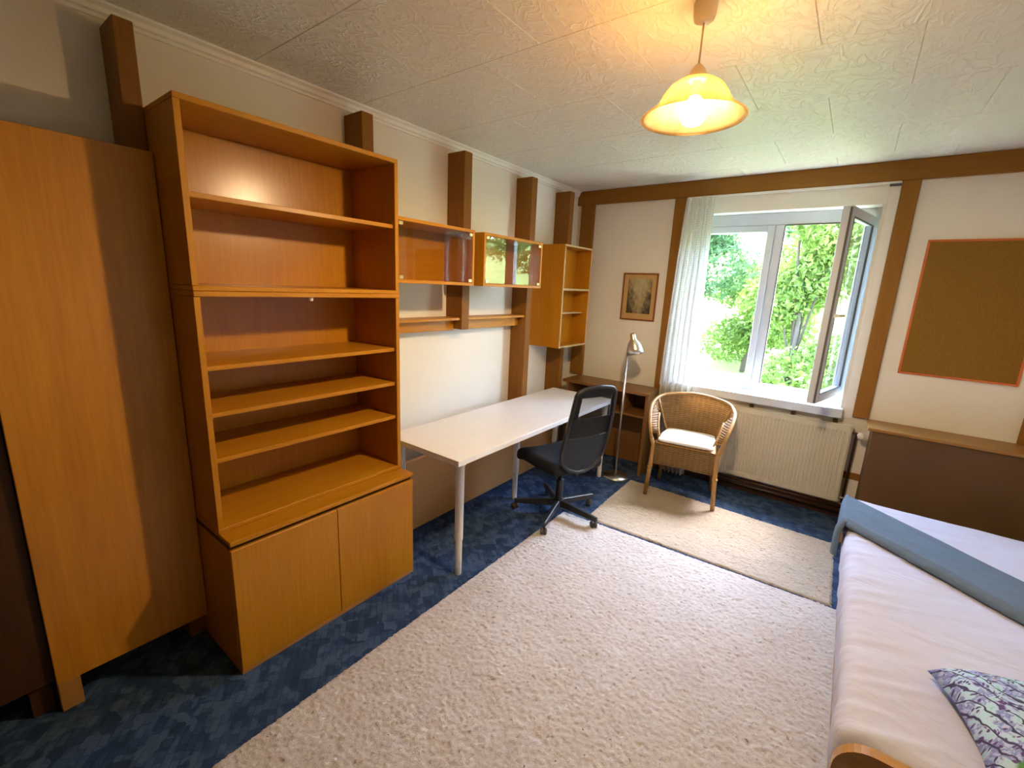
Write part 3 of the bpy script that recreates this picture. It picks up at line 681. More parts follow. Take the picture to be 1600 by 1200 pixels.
# own frame: +y is the way the chair faces
base_z = 0.085
bm = bmesh.new(); lathe(bm, [(0, 0.060), (0.036, 0.062), (0.040, 0.075), (0.036, 0.125), (0.028, 0.135), (0.028, 0.27), (0.030, 0.275), (0.030, 0.28), (0.016, 0.282), (0.016, 0.38), (0, 0.381)], (0, 0, 0), 20); part('column', bm, 'black', CH, local=True)
for k in range(5):
    a = math.radians(72 * k - 64 - 10)
    d = Vector((math.cos(a), math.sin(a), 0)); s = Vector((-d.y, d.x, 0))
    bm = bmesh.new()
    sec = [(0.02, 0.026, 0.072, 0.122), (0.30, 0.019, 0.064, 0.098), (0.335, 0.017, 0.062, 0.094)]
    rings = [[bm.verts.new(d * u + s * (sg * wd * f) + Vector((0, 0, z))) for (sg, f, z) in ((-1, 1, zb), (1, 1, zb), (1, 0.6, zt), (-1, 0.6, zt))] for (u, wd, zb, zt) in sec]
    for A, B in zip(rings, rings[1:]):
        for i in range(4): bm.faces.new([A[i], A[(i + 1) % 4], B[(i + 1) % 4], B[i]])
    bm.faces.new(rings[0][::-1]); bm.faces.new(rings[-1])
    bmesh.ops.bevel(bm, geom=bm.edges[:], offset=0.004, segments=1, affect='EDGES')
    leg = part('leg', bm, 'black', CH, local=True)
    bm = bmesh.new(); c = d * 0.318; rot = Matrix.Rotation(a + 0.9 + k, 4, 'Z') @ Matrix.Rotation(PI / 2, 4, 'Y')
    off = Matrix.Rotation(a + 0.9 + k, 4, 'Z') @ Vector((0, 0.018, 0))
    for q in (-0.0125, 0.0125):
        ax = rot @ Vector((0, 0, q))
        lathe(bm, [(0, -0.009), (0.020, -0.009), (0.0255, -0.006), (0.0265, 0), (0.0255, 0.006), (0.020, 0.009), (0, 0.009)], c + off + ax + Vector((0, 0, 0.0265)), 18, rot.to_3x3())
    lathe(bm, [(0.006, 0.03), (0.006, 0.062)], c, 8)
    part('caster', bm, 'caster', leg, local=True)
bm = bmesh.new(); bx(bm, -0.07, 0.07, -0.13, 0.11, 0.372, 0.398, bev=0.006); part('tilt_plate', bm, 'black', CH, local=True)
def seat_fn(p):
    y = p.y; z = p.z
    wdt = 1.0 - 0.06 * max(0, -y / 0.235)
    q = Vector((p.x * wdt, y, z))
    if y > 0.12: q.z -= 0.035 * ((y - 0.12) / 0.115) ** 2
    q.z += 0.016 * (abs(p.x) / 0.235) ** 2 * (1 if z > 0 else 0)
    return q
bm = bmesh.new(); rounded_box(bm, (0.48, 0.47, 0.085), 0.042, (20, 20, 6), (0, 0.03, 0.446), seat_fn); part('seat', bm, 'chairfabric', CH, local=True)
# back: outline in (x, z); curved plan and lumbar curve
def back_y(x, z): return -0.225 - 0.10 * ((z - 0.55) / 0.5) * (1 if z > 0.55 else 0.35) + 0.55 * x * x - 0.02 * math.sin((z - 0.42) * 5.0)
def back_w(z):
    u = (z - 0.425) / (1.055 - 0.425); u = max(0.0, min(1.0, u))
    wd = 0.196 + 0.012 * math.sin(u * PI) - 0.030 * u
    e = 1.0
    if u < 0.30: e = (1 - ((0.30 - u) / 0.30) ** 2.4) ** 0.5 if u > 0 else 0
    if u > 0.90: e = (1 - ((u - 0.90) / 0.10) ** 2.4) ** 0.42 if u < 1 else 0
    return wd * max(e, 0.12 if u > 0.5 else 0.18)
zz = [0.425 + (1.055 - 0.425) * k / 48 for k in range(49)]
def back_patch(z0, z1, fx0, fx1, dy, n=14, m=24):
    return [[Vector((x, back_y(x, z) + dy, z)) for x in [back_w(z) * (fx0 + (fx1 - fx0) * j / n) for j in range(n + 1)]] for z in [z0 + (z1 - z0) * i / m for i in range(m + 1)]]
bm = bmesh.new(); ring = [Vector((back_w(z), back_y(back_w(z), z), z)) for z in zz] + [Vector((-back_w(z), back_y(back_w(z), z), z)) for z in reversed(zz)]
ring.append(ring[0]); tube(bm, ring, 0.014, 8, cap=False); part('back_frame', bm, 'black', CH, local=True)
bk = bmesh.new(); sheet_grid(bk, back_patch(0.43, 0.70, -0.97, 0.97, 0.0), 0.012); part('back_shell', bk, 'chairrear', CH, local=True, label='smooth blue grey lower rear shell')
bk = bmesh.new(); sheet_grid(bk, back_patch(0.701, 0.84, -0.96, 0.96, 0.002), 0.006); part('back_band', bk, 'black', CH, local=True)
bk = bmesh.new(); sheet_grid(bk, back_patch(0.841, 1.045, -0.96, 0.96, 0.003), 0.0); part('back_mesh', bk, 'mesh', CH, local=True, label='sheer black mesh')
bk = bmesh.new()
sheet_grid(bk, back_patch(0.985, 1.046, -0.98, 0.98, -0.004), 0.010); part('back_top', bk, 'black', CH, local=True)
for sgn in (-1, 1):
    bk = bmesh.new(); sheet_grid(bk, back_patch(0.84, 0.986, sgn * 0.74, sgn * 0.98, -0.004, 4), 0.010); part('back_stile', bk, 'black', CH, local=True)
bm = bmesh.new(); tube(bm, [(0, -0.10, 0.385), (0, -0.17, 0.392), (0, -0.205, 0.46), (0, -0.21, 0.60)], [0.022, 0.022, 0.02, 0.014], 10); part('back_arm', bm, 'black', CH, local=True)
bm = bmesh.new(); tube(bm, [(0.06, 0.04, 0.385), (0.20, 0.05, 0.383)], 0.006, 8); part('lever', bm, 'black', CH, local=True)

# ------------------------------------------------------------------ floor lamp
FX, FYY = 0.872, 3.665
t = thing('floor_lamp', 'slim brushed steel floor lamp with a bell head by the corner desk', 'lamp', (FX, FYY, 0))
bm = bmesh.new(); lathe(bm, [(0, 0), (0.115, 0.0), (0.117, 0.006), (0.112, 0.016), (0.03, 0.026), (0.014, 0.034), (0, 0.035)], (FX, FYY, 0), 40); part('base', bm, 'steel', t)
bm = bmesh.new(); tube(bm, [(FX, FYY, 0.02), (FX, FYY, 1.12)], 0.0075, 12); part('pole', bm, 'steel', t)
hd = Matrix.Rotation(math.radians(-16), 3, Vector((-0.6, 0.8, 0)).normalized().cross(Vector((0, 0, 1))).cross(Vector((0, 0, 1))))
tl = Matrix.Rotation(math.radians(14), 3, Vector((0.55, -0.83, 0)))
prof = [(0.0, 0.178), (0.018, 0.177), (0.024, 0.170), (0.025, 0.128), (0.033, 0.118), (0.052, 0.088), (0.068, 0.045), (0.0745, 0.0), (0.0725, 0.0), (0.066, 0.043), (0.05, 0.086), (0.03, 0.115), (0, 0.118)]
hc = Vector((FX + 0.060, FYY + 0.03, 1.150)); bm = bmesh.new(); lathe(bm, prof, hc, 32, tl); hd_ = part('lamp_shade', bm, 'steel', t)
bm = bmesh.new(); tube(bm, [(FX, FYY, 1.12), (FX + 0.004, FYY + 0.002, 1.145), (FX + 0.02, FYY + 0.012, 1.165)], 0.007, 10); part('neck', bm, 'steel', t)
bm = bmesh.new(); lathe(bm, [(0, 0.112), (0.012, 0.11), (0.014, 0.08), (0.026, 0.055), (0.028, 0.035), (0.02, 0.018), (0, 0.012)], hc, 16, tl); part('bulb', bm, 'lampwhite', t)

# ------------------------------------------------------------------ wicker chair
ang = math.atan2(0.080, 0.512)
WC = thing('wicker_chair', 'honey coloured wicker armchair standing in front of the window', 'chair', (1.479, 3.530, 0.012), rotz=ang)
K = [(-0.262, 0.0, 0.50), (-0.285, 0.01, 0.60), (-0.312, 0.12, 0.70), (-0.310, 0.25, 0.755), (-0.235, 0.385, 0.793), (0, 0.455, 0.815), (0.235, 0.385, 0.793), (0.310, 0.25, 0.755), (0.312, 0.12, 0.70), (0.285, 0.01, 0.60), (0.262, 0.0, 0.50)]
rim = catmull(K, 100)
nb = len(rim)
def seatback(f):   # f in 0..1 along the seat's rear edge
    a = (f - 0.5) * 2
    return Vector((0.185 * a, 0.405 - 0.06 * a * a, 0.455))
i0, i1 = 34, 66
rows = []
for r in range(15):
    v = r / 14; row = []
    for i in range(i0, i1 + 1):
        tp = rim[i]; b = seatback((i - i0) / (i1 - i0)); p = tp.lerp(b, v)
        c = Vector((0, 0.12, 0)); dirn = Vector((p.x - c.x, p.y - c.y, 0)).normalized(); p = p + dirn * 0.018 * math.sin(v * PI)
        row.append(p)
    rows.append(row)
bm = bmesh.new(); sheet_grid(bm, rows, 0.012); part('backrest', bm, 'weave', WC, local=True)
def band(ia, ib):
    rows = []
    for r in range(5):
        v = r / 4; row = []
        for i in range(ia, ib + 1):
            p = rim[i]; inward = Vector((-p.x, 0.12 - p.y, 0)).normalized()
            edge = min(1.0, abs(i - (i0 if ia < 50 else i1)) / 9.0)
            h = 0.105 + (1 - edge) * 0.05
            fz = min(1, max(0.25, (p.z - 0.48) / 0.16))
            k_ = 0.5 + 0.5 * edge
            row.append(p + Vector((0, 0, -h * fz * v * (1 - 0.40 * edge) + 0.012 * edge * math.sin(v * PI))) + inward * ((0.030 + 0.042 * edge) * v))
        rows.append(row)
    return rows
lower = []
for ia, ib in ((3, i0 + 1), (i1 - 1, 97)):
    rw = band(ia, ib); lower.append(rw[-1])
    bm = bmesh.new(); sheet_grid(bm, rw, 0.011); part('armrest', bm, 'weave', WC, local=True)
bm = bmesh.new(); tube(bm, rim, 0.0135, 8); part('braided_rim', bm, 'rattan', WC, local=True)
for l in lower:
    bm = bmesh.new(); tube(bm, l, 0.008, 7); part('edge_cane', bm, 'rattan', WC, local=True)
for ii, f_ in ((i0, 0), (i1, 1)):
    bm = bmesh.new(); tube(bm, [rim[ii].lerp(seatback(f_), v) for v in (0, 0.25, 0.5, 0.75, 1)], 0.009, 7); part('edge_cane', bm, 'rattan', WC, local=True)
for sx in (-1, 1):
    bm = bmesh.new(); tube(bm, [(sx * 0.262, 0.0, 0.502), (sx * 0.240, 0.004, 0.44), (sx * 0.246, 0.002, 0.27), (sx * 0.262, -0.006, 0.0)], [0.016, 0.0175, 0.0185, 0.0165], 12)
    bx(bm, sx * 0.248 - 0.021, sx * 0.248 + 0.021, -0.019, 0.023, 0.245, 0.262, bev=0.006); part('leg', bm, 'rattan', WC, local=True)
    bm = bmesh.new(); tube(bm, [(sx * 0.20, 0.375, 0.455), (sx * 0.205, 0.385, 0.27), (sx * 0.220, 0.41, -0.012)], [0.016, 0.0175, 0.015], 12); part('leg', bm, 'rattan', WC, local=True)
def apron(p, q, bulge):
    rows = []
    for r in range(7):
        v = r / 6; row = []
        for i in range(17):
            u = i / 16; a = Vector(p).lerp(Vector(q), u); n = (Vector(q) - Vector(p)).cross(Vector((0, 0, 1))).normalized()
            row.append(a + n * bulge * math.sin(u * PI) + Vector((0, 0, 0.462 - 0.185 * v - 0.012 * v * math.sin(u * PI) * -1)))
        rows.append(row)
    bm = bmesh.new(); sheet_grid(bm, rows, 0.012); return bm
part('apron', apron((-0.236, -0.004, 0), (0.236, -0.004, 0), 0.010), 'weave', WC, local=True)
part('apron', apron((0.240, 0.01, 0), (0.198, 0.38, 0), 0.008), 'weave', WC, local=True)
part('apron', apron((-0.198, 0.38, 0), (-0.240, 0.01, 0), 0.008), 'weave', WC, local=True)
bm = bmesh.new(); rounded_box(bm, (0.46, 0.40, 0.03), 0.012, (8, 8, 2), (0, 0.195, 0.448), lambda p: Vector((p.x * (1 - 0.10 * (p.y / 0.2 * 0.5 + 0.5)), p.y, p.z))); part('seat', bm, 'weave', WC, local=True)
# cushion on it
def cush(p):
    e = (1 - (p.x / 0.215) ** 4 * 0.35) * (1 - (p.y / 0.2) ** 4 * 0.35)
    return Vector((p.x * (1 - 0.12 * max(0, p.y / 0.2)), p.y, p.z * e))
cu = bmesh.new(); rounded_box(cu, (0.425, 0.385, 0.046), 0.022, (18, 18, 4), (0, 0, 0.024), cush)
o = single('seat_cushion', cu, 'cushion', 'thin white seat cushion lying on the wicker chair', 'cushion', base=(0, 0, 0))
cy = Vector((1.479, 3.530, 0)) + Matrix.Rotation(ang, 3, 'Z') @ Vector((0, 0.190, 0)); o.location = (cy.x, cy.y, 0.4765); o.rotation_euler = (0, 0, ang)

# ------------------------------------------------------------------ curtain
t = thing('curtain', 'white lace curtain drawn to the left side of the window', 'curtain', (1.2, D - 0.085, 0.02))
rows = []
for i in range(121):
    v = i / 120; z = 2.458 - v * 2.43; row = []
    xl = 1.088 - 0.055 * math.sin(min(1, v / 0.72) * PI / 2) + 0.10 * max(0, (v - 0.72) / 0.28) ** 1.3
    xr = 1.318 + 0.045 * v
    for j in range(97):
        u = j / 96
        am = 0.014 + 0.024 * min(1, v * 2.5)
        y = D - 0.094 + am * math.sin(u * 2 * PI * 6.5 + 0.6 * math.sin(v * 3)) + 0.008 * math.sin(u * 31 + v * 4)
        y = min(y, D - 0.055)
        if z < 0.90: y -= 0.0
        xx = xl + (xr - xl) * u
        if z < 0.82: xx = max(xx, 1.053 + 0.002 * u)
        row.append(Vector((xx, y, z)))
    rows.append(row)
bm = bmesh.new(); sheet_grid(bm, rows); part('lace', bm, 'lace', t)
t = thing('curtain_rail', 'thin white curtain rail under the beam above the window', 'rail', (1.78, D - 0.04, 2.46))
part('track', box(1.075, 2.486, D - 0.030, D - 0.0085, 2.465, 2.481, bev=0.002), 'casing', t)
part('end_stop', box(2.425, 2.489, D - 0.040, D - 0.009, 2.452, 2.4648, bev=0.002), 'seal', t, label='dark end stop')

# ------------------------------------------------------------------ radiator and pipes
t = thing('radiator', 'cream ribbed panel radiator under the window', 'radiator', (2.08, 4.12, 0.15))
RX0, RX1, RZ0, RZ1 = 1.656, 2.504, 0.150, 0.752
bm = bmesh.new(); nr = 32; xs = []
for k in range(nr):
    a = RX0 + 0.016 + (RX1 - RX0 - 0.032) * k / nr; wv = (RX1 - RX0 - 0.032) / nr
    xs += [(a, 4.094), (a + wv * 0.16, 4.100), (a + wv * 0.42, 4.100), (a + wv * 0.58, 4.094)]
xs = [(RX0, 4.100), (RX0 + 0.004, 4.094)] + xs + [(RX1 - 0.016, 4.094), (RX1 - 0.004, 4.094), (RX1, 4.100)]
zs = [RZ0, RZ0 + 0.035, RZ0 + 0.045, RZ1 - 0.045, RZ1 - 0.035, RZ1]
rows = [[Vector((x, 4.094 if (zi in (0, 1, 4, 5) and RX0 < x < RX1) else y, z)) for (x, y) in xs] for zi, z in enumerate(zs)]
sheet_grid(bm, rows, 0)
for f in bm.faces: f.smooth = False
part('front_plate', bm, 'radiator', t)
part('core', box(RX0 + 0.002, RX1 - 0.002, 4.102, 4.128, RZ0 + 0.003, RZ1 - 0.003, bev=0.006), 'radiator', t)
bm = bmesh.new(); bx(bm, RX0, RX1, 4.094, 4.130, RZ1 + 0.0003, RZ1 + 0.010, bev=0.003); part('top_grille', bm, 'radiator', t)
part('side_cover', box(RX1 + 0.0003, RX1 + 0.006, 4.094, 4.130, RZ0, RZ1 + 0.008, bev=0.002), 'radiator', t)
part('side_cover', box(RX0 - 0.006, RX0 - 0.0003, 4.094, 4.130, RZ0, RZ1 + 0.008, bev=0.002), 'radiator', t)
for bxx in (1.80, 2.10, 2.38): part('bracket', box(bxx, bxx + 0.03, 4.131, D - 0.0005, 0.70, 0.783, bev=0.002), 'pipe', t)
bm = bmesh.new(); tube(bm, [(RX1 + 0.006, 4.112, 0.705), (RX1 + 0.05, 4.112, 0.705)], 0.010, 12); tube(bm, [(RX1 + 0.035, 4.112, 0.705), (RX1 + 0.035, 4.138, 0.66), (RX1 + 0.035, 4.145, 0.135)], 0.008, 10); vb = part('valve', bm, 'pipe', t)
bm = bmesh.new(); rx = Matrix.Rotation(PI / 2, 3, 'X') ; lathe(bm, [(0, 0.062), (0.016, 0.060), (0.022, 0.052), (0.024, 0.02), (0.019, 0.0), (0, 0)], (2.565, 4.104, 0.705), 20, rx); part('valve_knob', bm, 'whitemetal', vb, label='white valve knob')
bm = bmesh.new(); tube(bm, [(RX1 + 0.002, 4.112, 0.185), (RX1 + 0.04, 4.112, 0.185), (RX1 + 0.055, 4.125, 0.16), (RX1 + 0.06, 4.132, 0.135)], 0.009, 10); part('return_pipe', bm, 'steel', t)
bm = bmesh.new(); tube(bm, [(1.42, 4.136, 0.105), (2.60, 4.136, 0.105)], 0.014, 12); single('heating_pipe', bm, 'pipe', 'upper dark brown heating pipe along the wall below the radiator', 'pipe')
bm = bmesh.new(); tube(bm, [(1.42, 4.136, 0.066), (2.60, 4.136, 0.066)], 0.014, 12); single('heating_pipe', bm, 'pipe', 'lower dark brown heating pipe close above the carpet below the radiator', 'pipe')
bm = bmesh.new(); bx(bm, 1.64, 2.50, 4.135, D - 0.0005, 0.770, 0.792, bev=0.002)

bm.free()
# ------------------------------------------------------------------ bench along the right of the window wall
t = thing('storage_bench', 'long brown built-in bench with a dark flat front right of the radiator', 'bench', (3.30, 4.03, 0))
part('top', box(2.584, XR - 0.001, 3.872, D - 0.0005, 0.800, 0.8215, bev=0.003), 'benchtop', t)
part('front_panel', box(2.612, XR - 0.002, 3.886, 3.904, 0.0, 0.7995, bev=0.002), 'bench', t)
part('end_panel', box(2.6135, 2.632, 3.9045, D - 0.0005, 0.0, 0.7995, bev=0.002), 'bench', t)

# ------------------------------------------------------------------ pin board and picture
t = thing('pin_board', 'large cork pin board with orange edging on the right of the window wall', 'pin board', (2.985, D - 0.01, 1.19))
px0, px1, pz0, pz1 = 2.690, 3.281, 1.188, 2.096
part('cork', box(px0 + 0.010, px1 - 0.010, D - 0.012, D - 0.0005, pz0 + 0.010, pz1 - 0.010, bev=0), 'cork', t)
bm = bmesh.new(); e = 0.013
for q in ((px0, px1, pz0, pz0 + e), (px0, px1, pz1 - e, pz1), (px0, px0 + e, pz0 + e, pz1 - e), (px1 - e, px1, pz0 + e, pz1 - e)):
    bx(bm, q[0], q[1], D - 0.0145, D - 0.0005, q[2], q[3], bev=0.0015)
part('edging', bm, 'orange', t, label='orange edging')
t = thing('framed_picture', 'small framed old print hanging above the corner desk', 'picture', (0.72, D - 0.01, 1.40))
px0, px1, pz0, pz1 = 0.553, 0.892, 1.402, 1.842; e = 0.013
bm = bmesh.new()
for q in ((px0, px1, pz0, pz0 + e), (px0, px1, pz1 - e, pz1), (px0, px0 + e, pz0 + e, pz1 - e), (px1 - e, px1, pz0 + e, pz1 - e)):
    bx(bm, q[0], q[1], D - 0.018, D - 0.0005, q[2], q[3], bev=0.002)
part('frame', bm, 'redwood', t)
part('mount', box(px0 + e, px1 - e, D - 0.010, D - 0.001, pz0 + e, pz1 - e, bev=0), 'mat_board', t)
bm = bmesh.new(); sheet_grid(bm, [[Vector((px0 + 0.055 + (px1 - px0 - 0.105) * i / 4, D - 0.0105, pz0 + 0.065 + (pz1 - pz0 - 0.115) * j / 4)) for i in range(5)] for j in range(5)]); part('print', bm, 'print', t)

# ------------------------------------------------------------------ pendant lamp
PX, PY = 1.818, 1.720
t = thing('pendant_lamp', 'lit glass bell pendant lamp hanging from the ceiling', 'lamp', (PX, PY, 2.2))
bm = bmesh.new(); lathe(bm, [(0, 2.553), (0.018, 2.554), (0.032, 2.562), (0.036, 2.575), (0.038, H - 0.001), (0, H - 0.001)], (PX, PY, 0), 28); part('ceiling_rose', bm, 'lampwhite', t)
bm = bmesh.new(); tube(bm, [(PX, PY, 2.425), (PX, PY, 2.56)], 0.0035, 8); part('cord', bm, 'lampwhite', t)
bm = bmesh.new(); lathe(bm, [(0, 2.432), (0.010, 2.431), (0.024, 2.415), (0.030, 2.395), (0.034, 2.382), (0, 2.381)], (PX, PY, 0), 28); sk = part('lamp_holder', bm, 'lampwhite', t)
bm = bmesh.new()
pr_ = [(0.033, 2.386), (0.060, 2.380), (0.088, 2.362), (0.106, 2.338), (0.120, 2.312), (0.140, 2.290), (0.162, 2.276), (0.1745, 2.266)]
lathe(bm, pr_ + [(0.172, 2.263)] + [(r - 0.004, z - 0.004) for r, z in reversed(pr_[:-1])], (PX, PY, 0), 48); part('lamp_shade', bm, 'shade', t)
bm = bmesh.new(); lathe(bm, [(0, 2.3805), (0.014, 2.380), (0.014, 2.342), (0.018, 2.333)], (PX, PY, 0), 16); part('bulb_socket', bm, 'lampwhite', t)
bm = bmesh.new(); lathe(bm, [(0.014, 2.338), (0.022, 2.326), (0.036, 2.308), (BULB_R, 2.286), (0.040, 2.265), (0.026, 2.248), (0, 2.241)], (PX, PY, 0), 16); part('bulb', bm, 'bulb', t, label='glowing bulb')

# ------------------------------------------------------------------ rugs
def rug(name, label, mat, c00, c10, c11, c01, step, h):
    A, B, C_, D_ = (np.array(c, float) for c in (c00, c10, c11, c01))
    nx = int(np.linalg.norm(B - A) / step); ny = int(np.linalg.norm(D_ - A) / step)
    u, v = np.meshgrid(np.linspace(0, 1, nx + 1), np.linspace(0, 1, ny + 1))
    rng = np.random.default_rng(5)
    P = (A[None, None] * ((1 - u) * (1 - v))[..., None] + B * (u * (1 - v))[..., None] + C_ * (u * v)[..., None] + D_ * ((1 - u) * v)[..., None])
    def smooth(a, k):
        for _ in range(k):
            a = (a + np.roll(a, 1, 0) + np.roll(a, -1, 0) + np.roll(a, 1, 1) + np.roll(a, -1, 1)) / 5
        return a
    f0 = rng.normal(size=u.shape); f1 = smooth(rng.normal(size=u.shape), 1); f1 /= f1.std(); f2 = smooth(rng.normal(size=u.shape), 40); f2 /= f2.std()
    z = h * (0.74 + 0.045 * f0 + 0.075 * f1 + 0.045 * f2); z = np.clip(z, 0.006, h * 1.35)
    j = rng.normal(size=u.shape + (2,)) * step * 0.35
    edge = np.minimum(np.minimum(u * nx, (1 - u) * nx), np.minimum(v * ny, (1 - v) * ny))
    z = np.where(edge < 0.5, 0.002, z); z = np.where((edge >= 0.5) & (edge < 1.5), z * 0.75, z)
    X = P[..., 0] + j[..., 0]; Y = P[..., 1] + j[..., 1]
    base = np.array([X.mean(), Y.mean(), 0])
    V = np.stack([X - base[0], Y - base[1], z], -1).reshape(-1, 3)
    idx = np.arange((nx + 1) * (ny + 1)).reshape(ny + 1, nx + 1)
    F_ = np.stack([idx[:-1, :-1], idx[:-1, 1:], idx[1:, 1:], idx[1:, :-1]], -1).reshape(-1, 4)
    me = bpy.data.meshes.new(name); me.vertices.add(len(V)); me.vertices.foreach_set('co', V.ravel().astype(np.float32))
    me.loops.add(F_.size); me.loops.foreach_set('vertex_index', F_.ravel().astype(np.int32))
    me.polygons.add(len(F_)); me.polygons.foreach_set('loop_start', np.arange(0, F_.size, 4, dtype=np.int32))
    me.update(calc_edges=True); me.validate(); me.materials.append(M[mat])
    o = bpy.data.objects.new(name, me); COL.objects.link(o); o.location = base; o['label'] = label; o['category'] = 'rug'
rug('rug', 'large pale cream shag rug filling the middle of the floor', 'rug', (0.868, -0.05), (2.59, -0.05), (2.598, 2.832), (0.858, 2.762), 0.0062, 0.017)
rug('rug', 'small beige shag rug under the wicker chair', 'rug2', (1.030, 2.802), (2.543, 2.846), (2.530, 3.650), (1.012, 3.684), 0.0065, 0.014)

# ------------------------------------------------------------------ bed
MX0, MX1, MY0, MY1, MZ = 2.535, 3.93, 1.435, 3.450, 0.455
t = thing('bed', 'wooden bed frame with rounded end board at the lower right', 'bed', (3.23, 2.44, 0))
def endboard(y0, y1, zt):
    bm = bmesh.new(); o = []; r = 0.09
    for k in range(9):
        a = PI - k * PI / 16; o.append((2.535 + r + r * math.cos(a), zt - r + r * math.sin(a)))
    for k in range(9):
        a = PI / 2 - k * PI / 16; o.append((3.93 - r + r * math.cos(a), zt - r + r * math.sin(a)))
    o += [(3.93, 0.0), (3.86, 0.0), (3.86, 0.12), (2.70, 0.12), (2.70, 0.0), (2.625, 0.0), (2.625, 0.12), (2.535, 0.12)]
    prism(bm, o, y0, y1); return bm
M['bedwood'] = wood('beech_bed_wood', (0.40, 0.20, 0.06), (0.52, 0.29, 0.10), 'X', 0.4)
part('end_board', endboard(1.400, 1.432, 0.462), 'bedwood', t)
part('end_board', endboard(3.453, 3.478, 0.36), 'bedwood', t)
for x in (2.555, 3.892): part('side_rail', box(x, x + 0.024, 1.4325, 3.4525, 0.12, 0.27, bev=0.003), 'bedwood', t)
for k in range(9): part('slat', box(2.58, 3.891, 1.55 + k * 0.21, 1.63 + k * 0.21, 0.225, 0.245, bev=0.002), 'bedwood', t)
def matt(p):
    q = p.copy()
    n1 = mnoise.noise(Vector((p.x * 3, p.y * 7 + p.x * 4, 1.3)))
    n2 = mnoise.noise(Vector((p.x * 9, p.y * 14, 4.0)))
    n3 = mnoise.noise(Vector((p.x * 2, p.y * 22 - p.x * 9, 7.0)))
    left = max(0, 1 - (p.x + 0.70) / 0.45) if p.x < 0 else 0
    if p.z > 0: q.z += 0.004 * n1 + 0.002 * n2 + 0.013 * max(0, n3) * (0.3 + left)
    if p.x < -0.66: q.x += 0.008 * n3 + 0.006 * n1
    return q
bm = bmesh.new(); rounded_box(bm, (MX1 - MX0, MY1 - MY0, 0.205), 0.055, (76, 130, 10), ((MX0 + MX1) / 2, (MY0 + MY1) / 2, MZ - 0.1025), matt)
single('mattress', bm, 'sheet', 'mattress in a creased white fitted sheet on the bed', 'mattress')
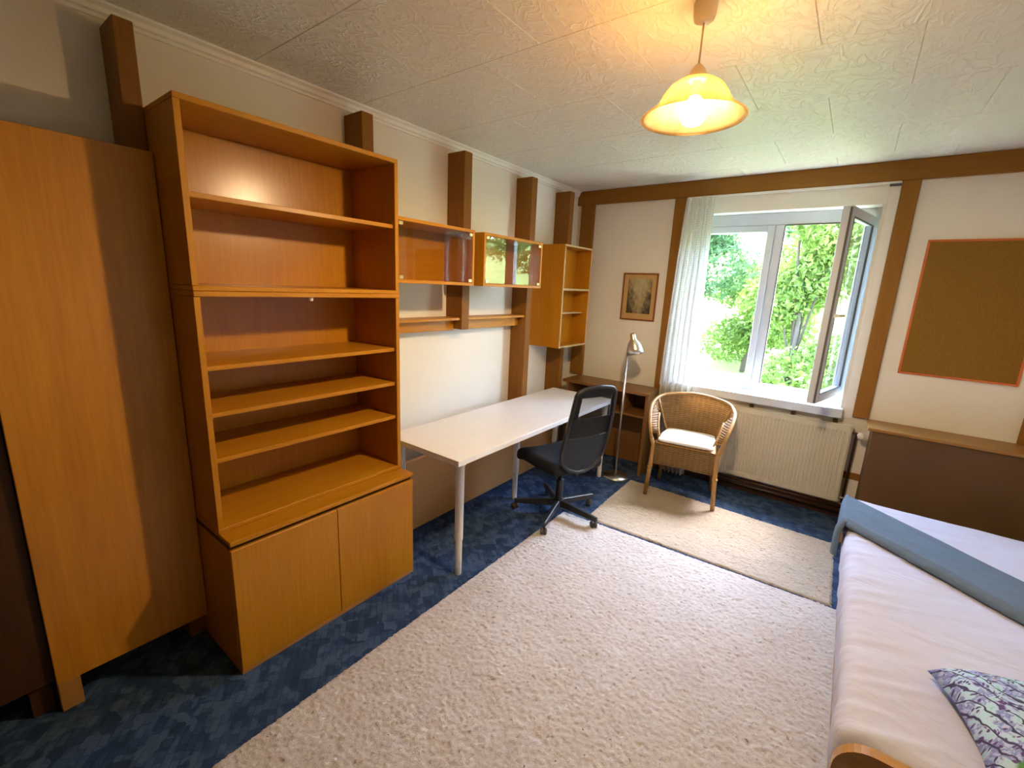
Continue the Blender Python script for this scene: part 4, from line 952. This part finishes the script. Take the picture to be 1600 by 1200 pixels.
# blanket folded into a strip across the bed
bm = bmesh.new(); dr = Vector((0.775, -0.632, 0)).normalized(); rows = []
prof_u = [-0.17, -0.13, -0.09, -0.05, -0.02, 0.0, 0.02, 0.05, 0.09] + [0.09 + 0.05 * k for k in range(1, 32)]
for iu, u in enumerate(prof_u):
    row = []
    for jt in range(29):
        tt = jt / 28
        ye = 2.93 + 0.475 * tt
        wob = 0.008 * mnoise.noise(Vector((u * 4, tt * 3, 2.0)))
        # thickness profile: puffy fold along the near edge
        puff = 0.014 + 0.030 * math.exp(-((tt - 0.05) / 0.09) ** 2) + 0.012 * math.sin(tt * PI) + 0.006 * mnoise.noise(Vector((u * 3, tt * 5, 9)))
        taper = (1 - 0.16 * max(0, u) * tt)
        if u <= 0:
            s = -u; ang_ = min(1.0, s / 0.06) * PI / 2; drop = max(0, s - 0.04)
            p = Vector((2.535 - 0.006 - 0.006 * math.sin(ang_) - puff * 0.8 * math.sin(ang_), ye - s * 0.25, MZ + 0.004 + puff * math.cos(ang_) - 0.035 * (1 - math.cos(ang_)) - drop))
        else:
            p = Vector((2.535 - 0.012, ye * 1.0, MZ + 0.004 + puff)) + dr * u
            p += Vector((0.632, 0.775, 0)) * (-0.03 * u * tt + wob)
        row.append(p)
    # the thick rolled near edge
    out = Vector((-0.632, -0.775, 0)) if u > 0 else Vector((0, -1, 0))
    a0_ = row[0].copy()
    if u > 0.0:
        top = a0_.z - MZ
        edge = [a0_ + out * 0.010 + Vector((0, 0, -0.006)), a0_ + out * 0.016 + Vector((0, 0, -0.016)), a0_ + out * 0.015 + Vector((0, 0, -top + 0.014)), a0_ + out * 0.006 + Vector((0, 0, -top + 0.006)), a0_ - out * 0.03 + Vector((0, 0, -top + 0.005))]
    else:
        edge = [a0_ + out * 0.008 + Vector((0.003, 0, 0)), a0_ + out * 0.012 + Vector((0.010, 0, 0)), a0_ + out * 0.010 + Vector((0.020, 0, 0)), a0_ + out * 0.004 + Vector((0.024, 0, 0)), a0_ - out * 0.02 + Vector((0.024, 0, 0))]
    row = edge[::-1] + row
    rows.append(row)
sheet_grid(bm, rows, 0.0)
for v in bm.verts:
    if v.co.y > MY1 - 0.02 and v.co.x > 2.56: v.co.y = MY1 - 0.02
single('blanket', bm, 'blanket', 'grey fleece blanket folded in a strip across the bed', 'blanket')
# cushion on the bed
rows = []; rows2 = []
pa = math.radians(12); pr0 = Matrix.Rotation(pa, 3, 'Z')
bm = bmesh.new(); nn = 30; cw = 0.49
c0 = Vector((2.765, 1.870, 0)); e1 = Vector((0.945, 0.30, 0)).normalized(); e2 = Vector((0.18, -0.985, 0)).normalized()
def pil(side):
    out = []
    for i in range(nn + 1):
        v = i / nn; r = []
        for j in range(nn + 1):
            u = j / nn; a, b = 2 * u - 1, 2 * v - 1
            pinch = 1 - 0.07 * (1 - abs(a) ** 2) * abs(b) ** 3; pinch2 = 1 - 0.07 * (1 - abs(b) ** 2) * abs(a) ** 3
            uu = 0.5 + a * 0.5 * pinch2; vv = 0.5 + b * 0.5 * pinch
            th_ = ((1 - a ** 4) * (1 - b ** 4)) ** 0.55
            p = c0 + e1 * uu * cw + e2 * vv * cw
            z = MZ + 0.052 + (0.075 * th_ if side > 0 else -0.040 * th_) + 0.003 * mnoise.noise(Vector((u * 5, v * 5, 0)))
            z -= 0.030 * (1 - th_) * (abs(a * b)) ** 2
            r.append(Vector((p.x, p.y, z)))
        out.append(r)
    return out
sheet_grid(bm, pil(1)); sheet_grid(bm, pil(-1)); bmesh.ops.remove_doubles(bm, verts=bm.verts[:], dist=0.0006)
single('cushion', bm, 'pillow', 'bright animal print cushion in blue, white and purple on the bed', 'cushion')
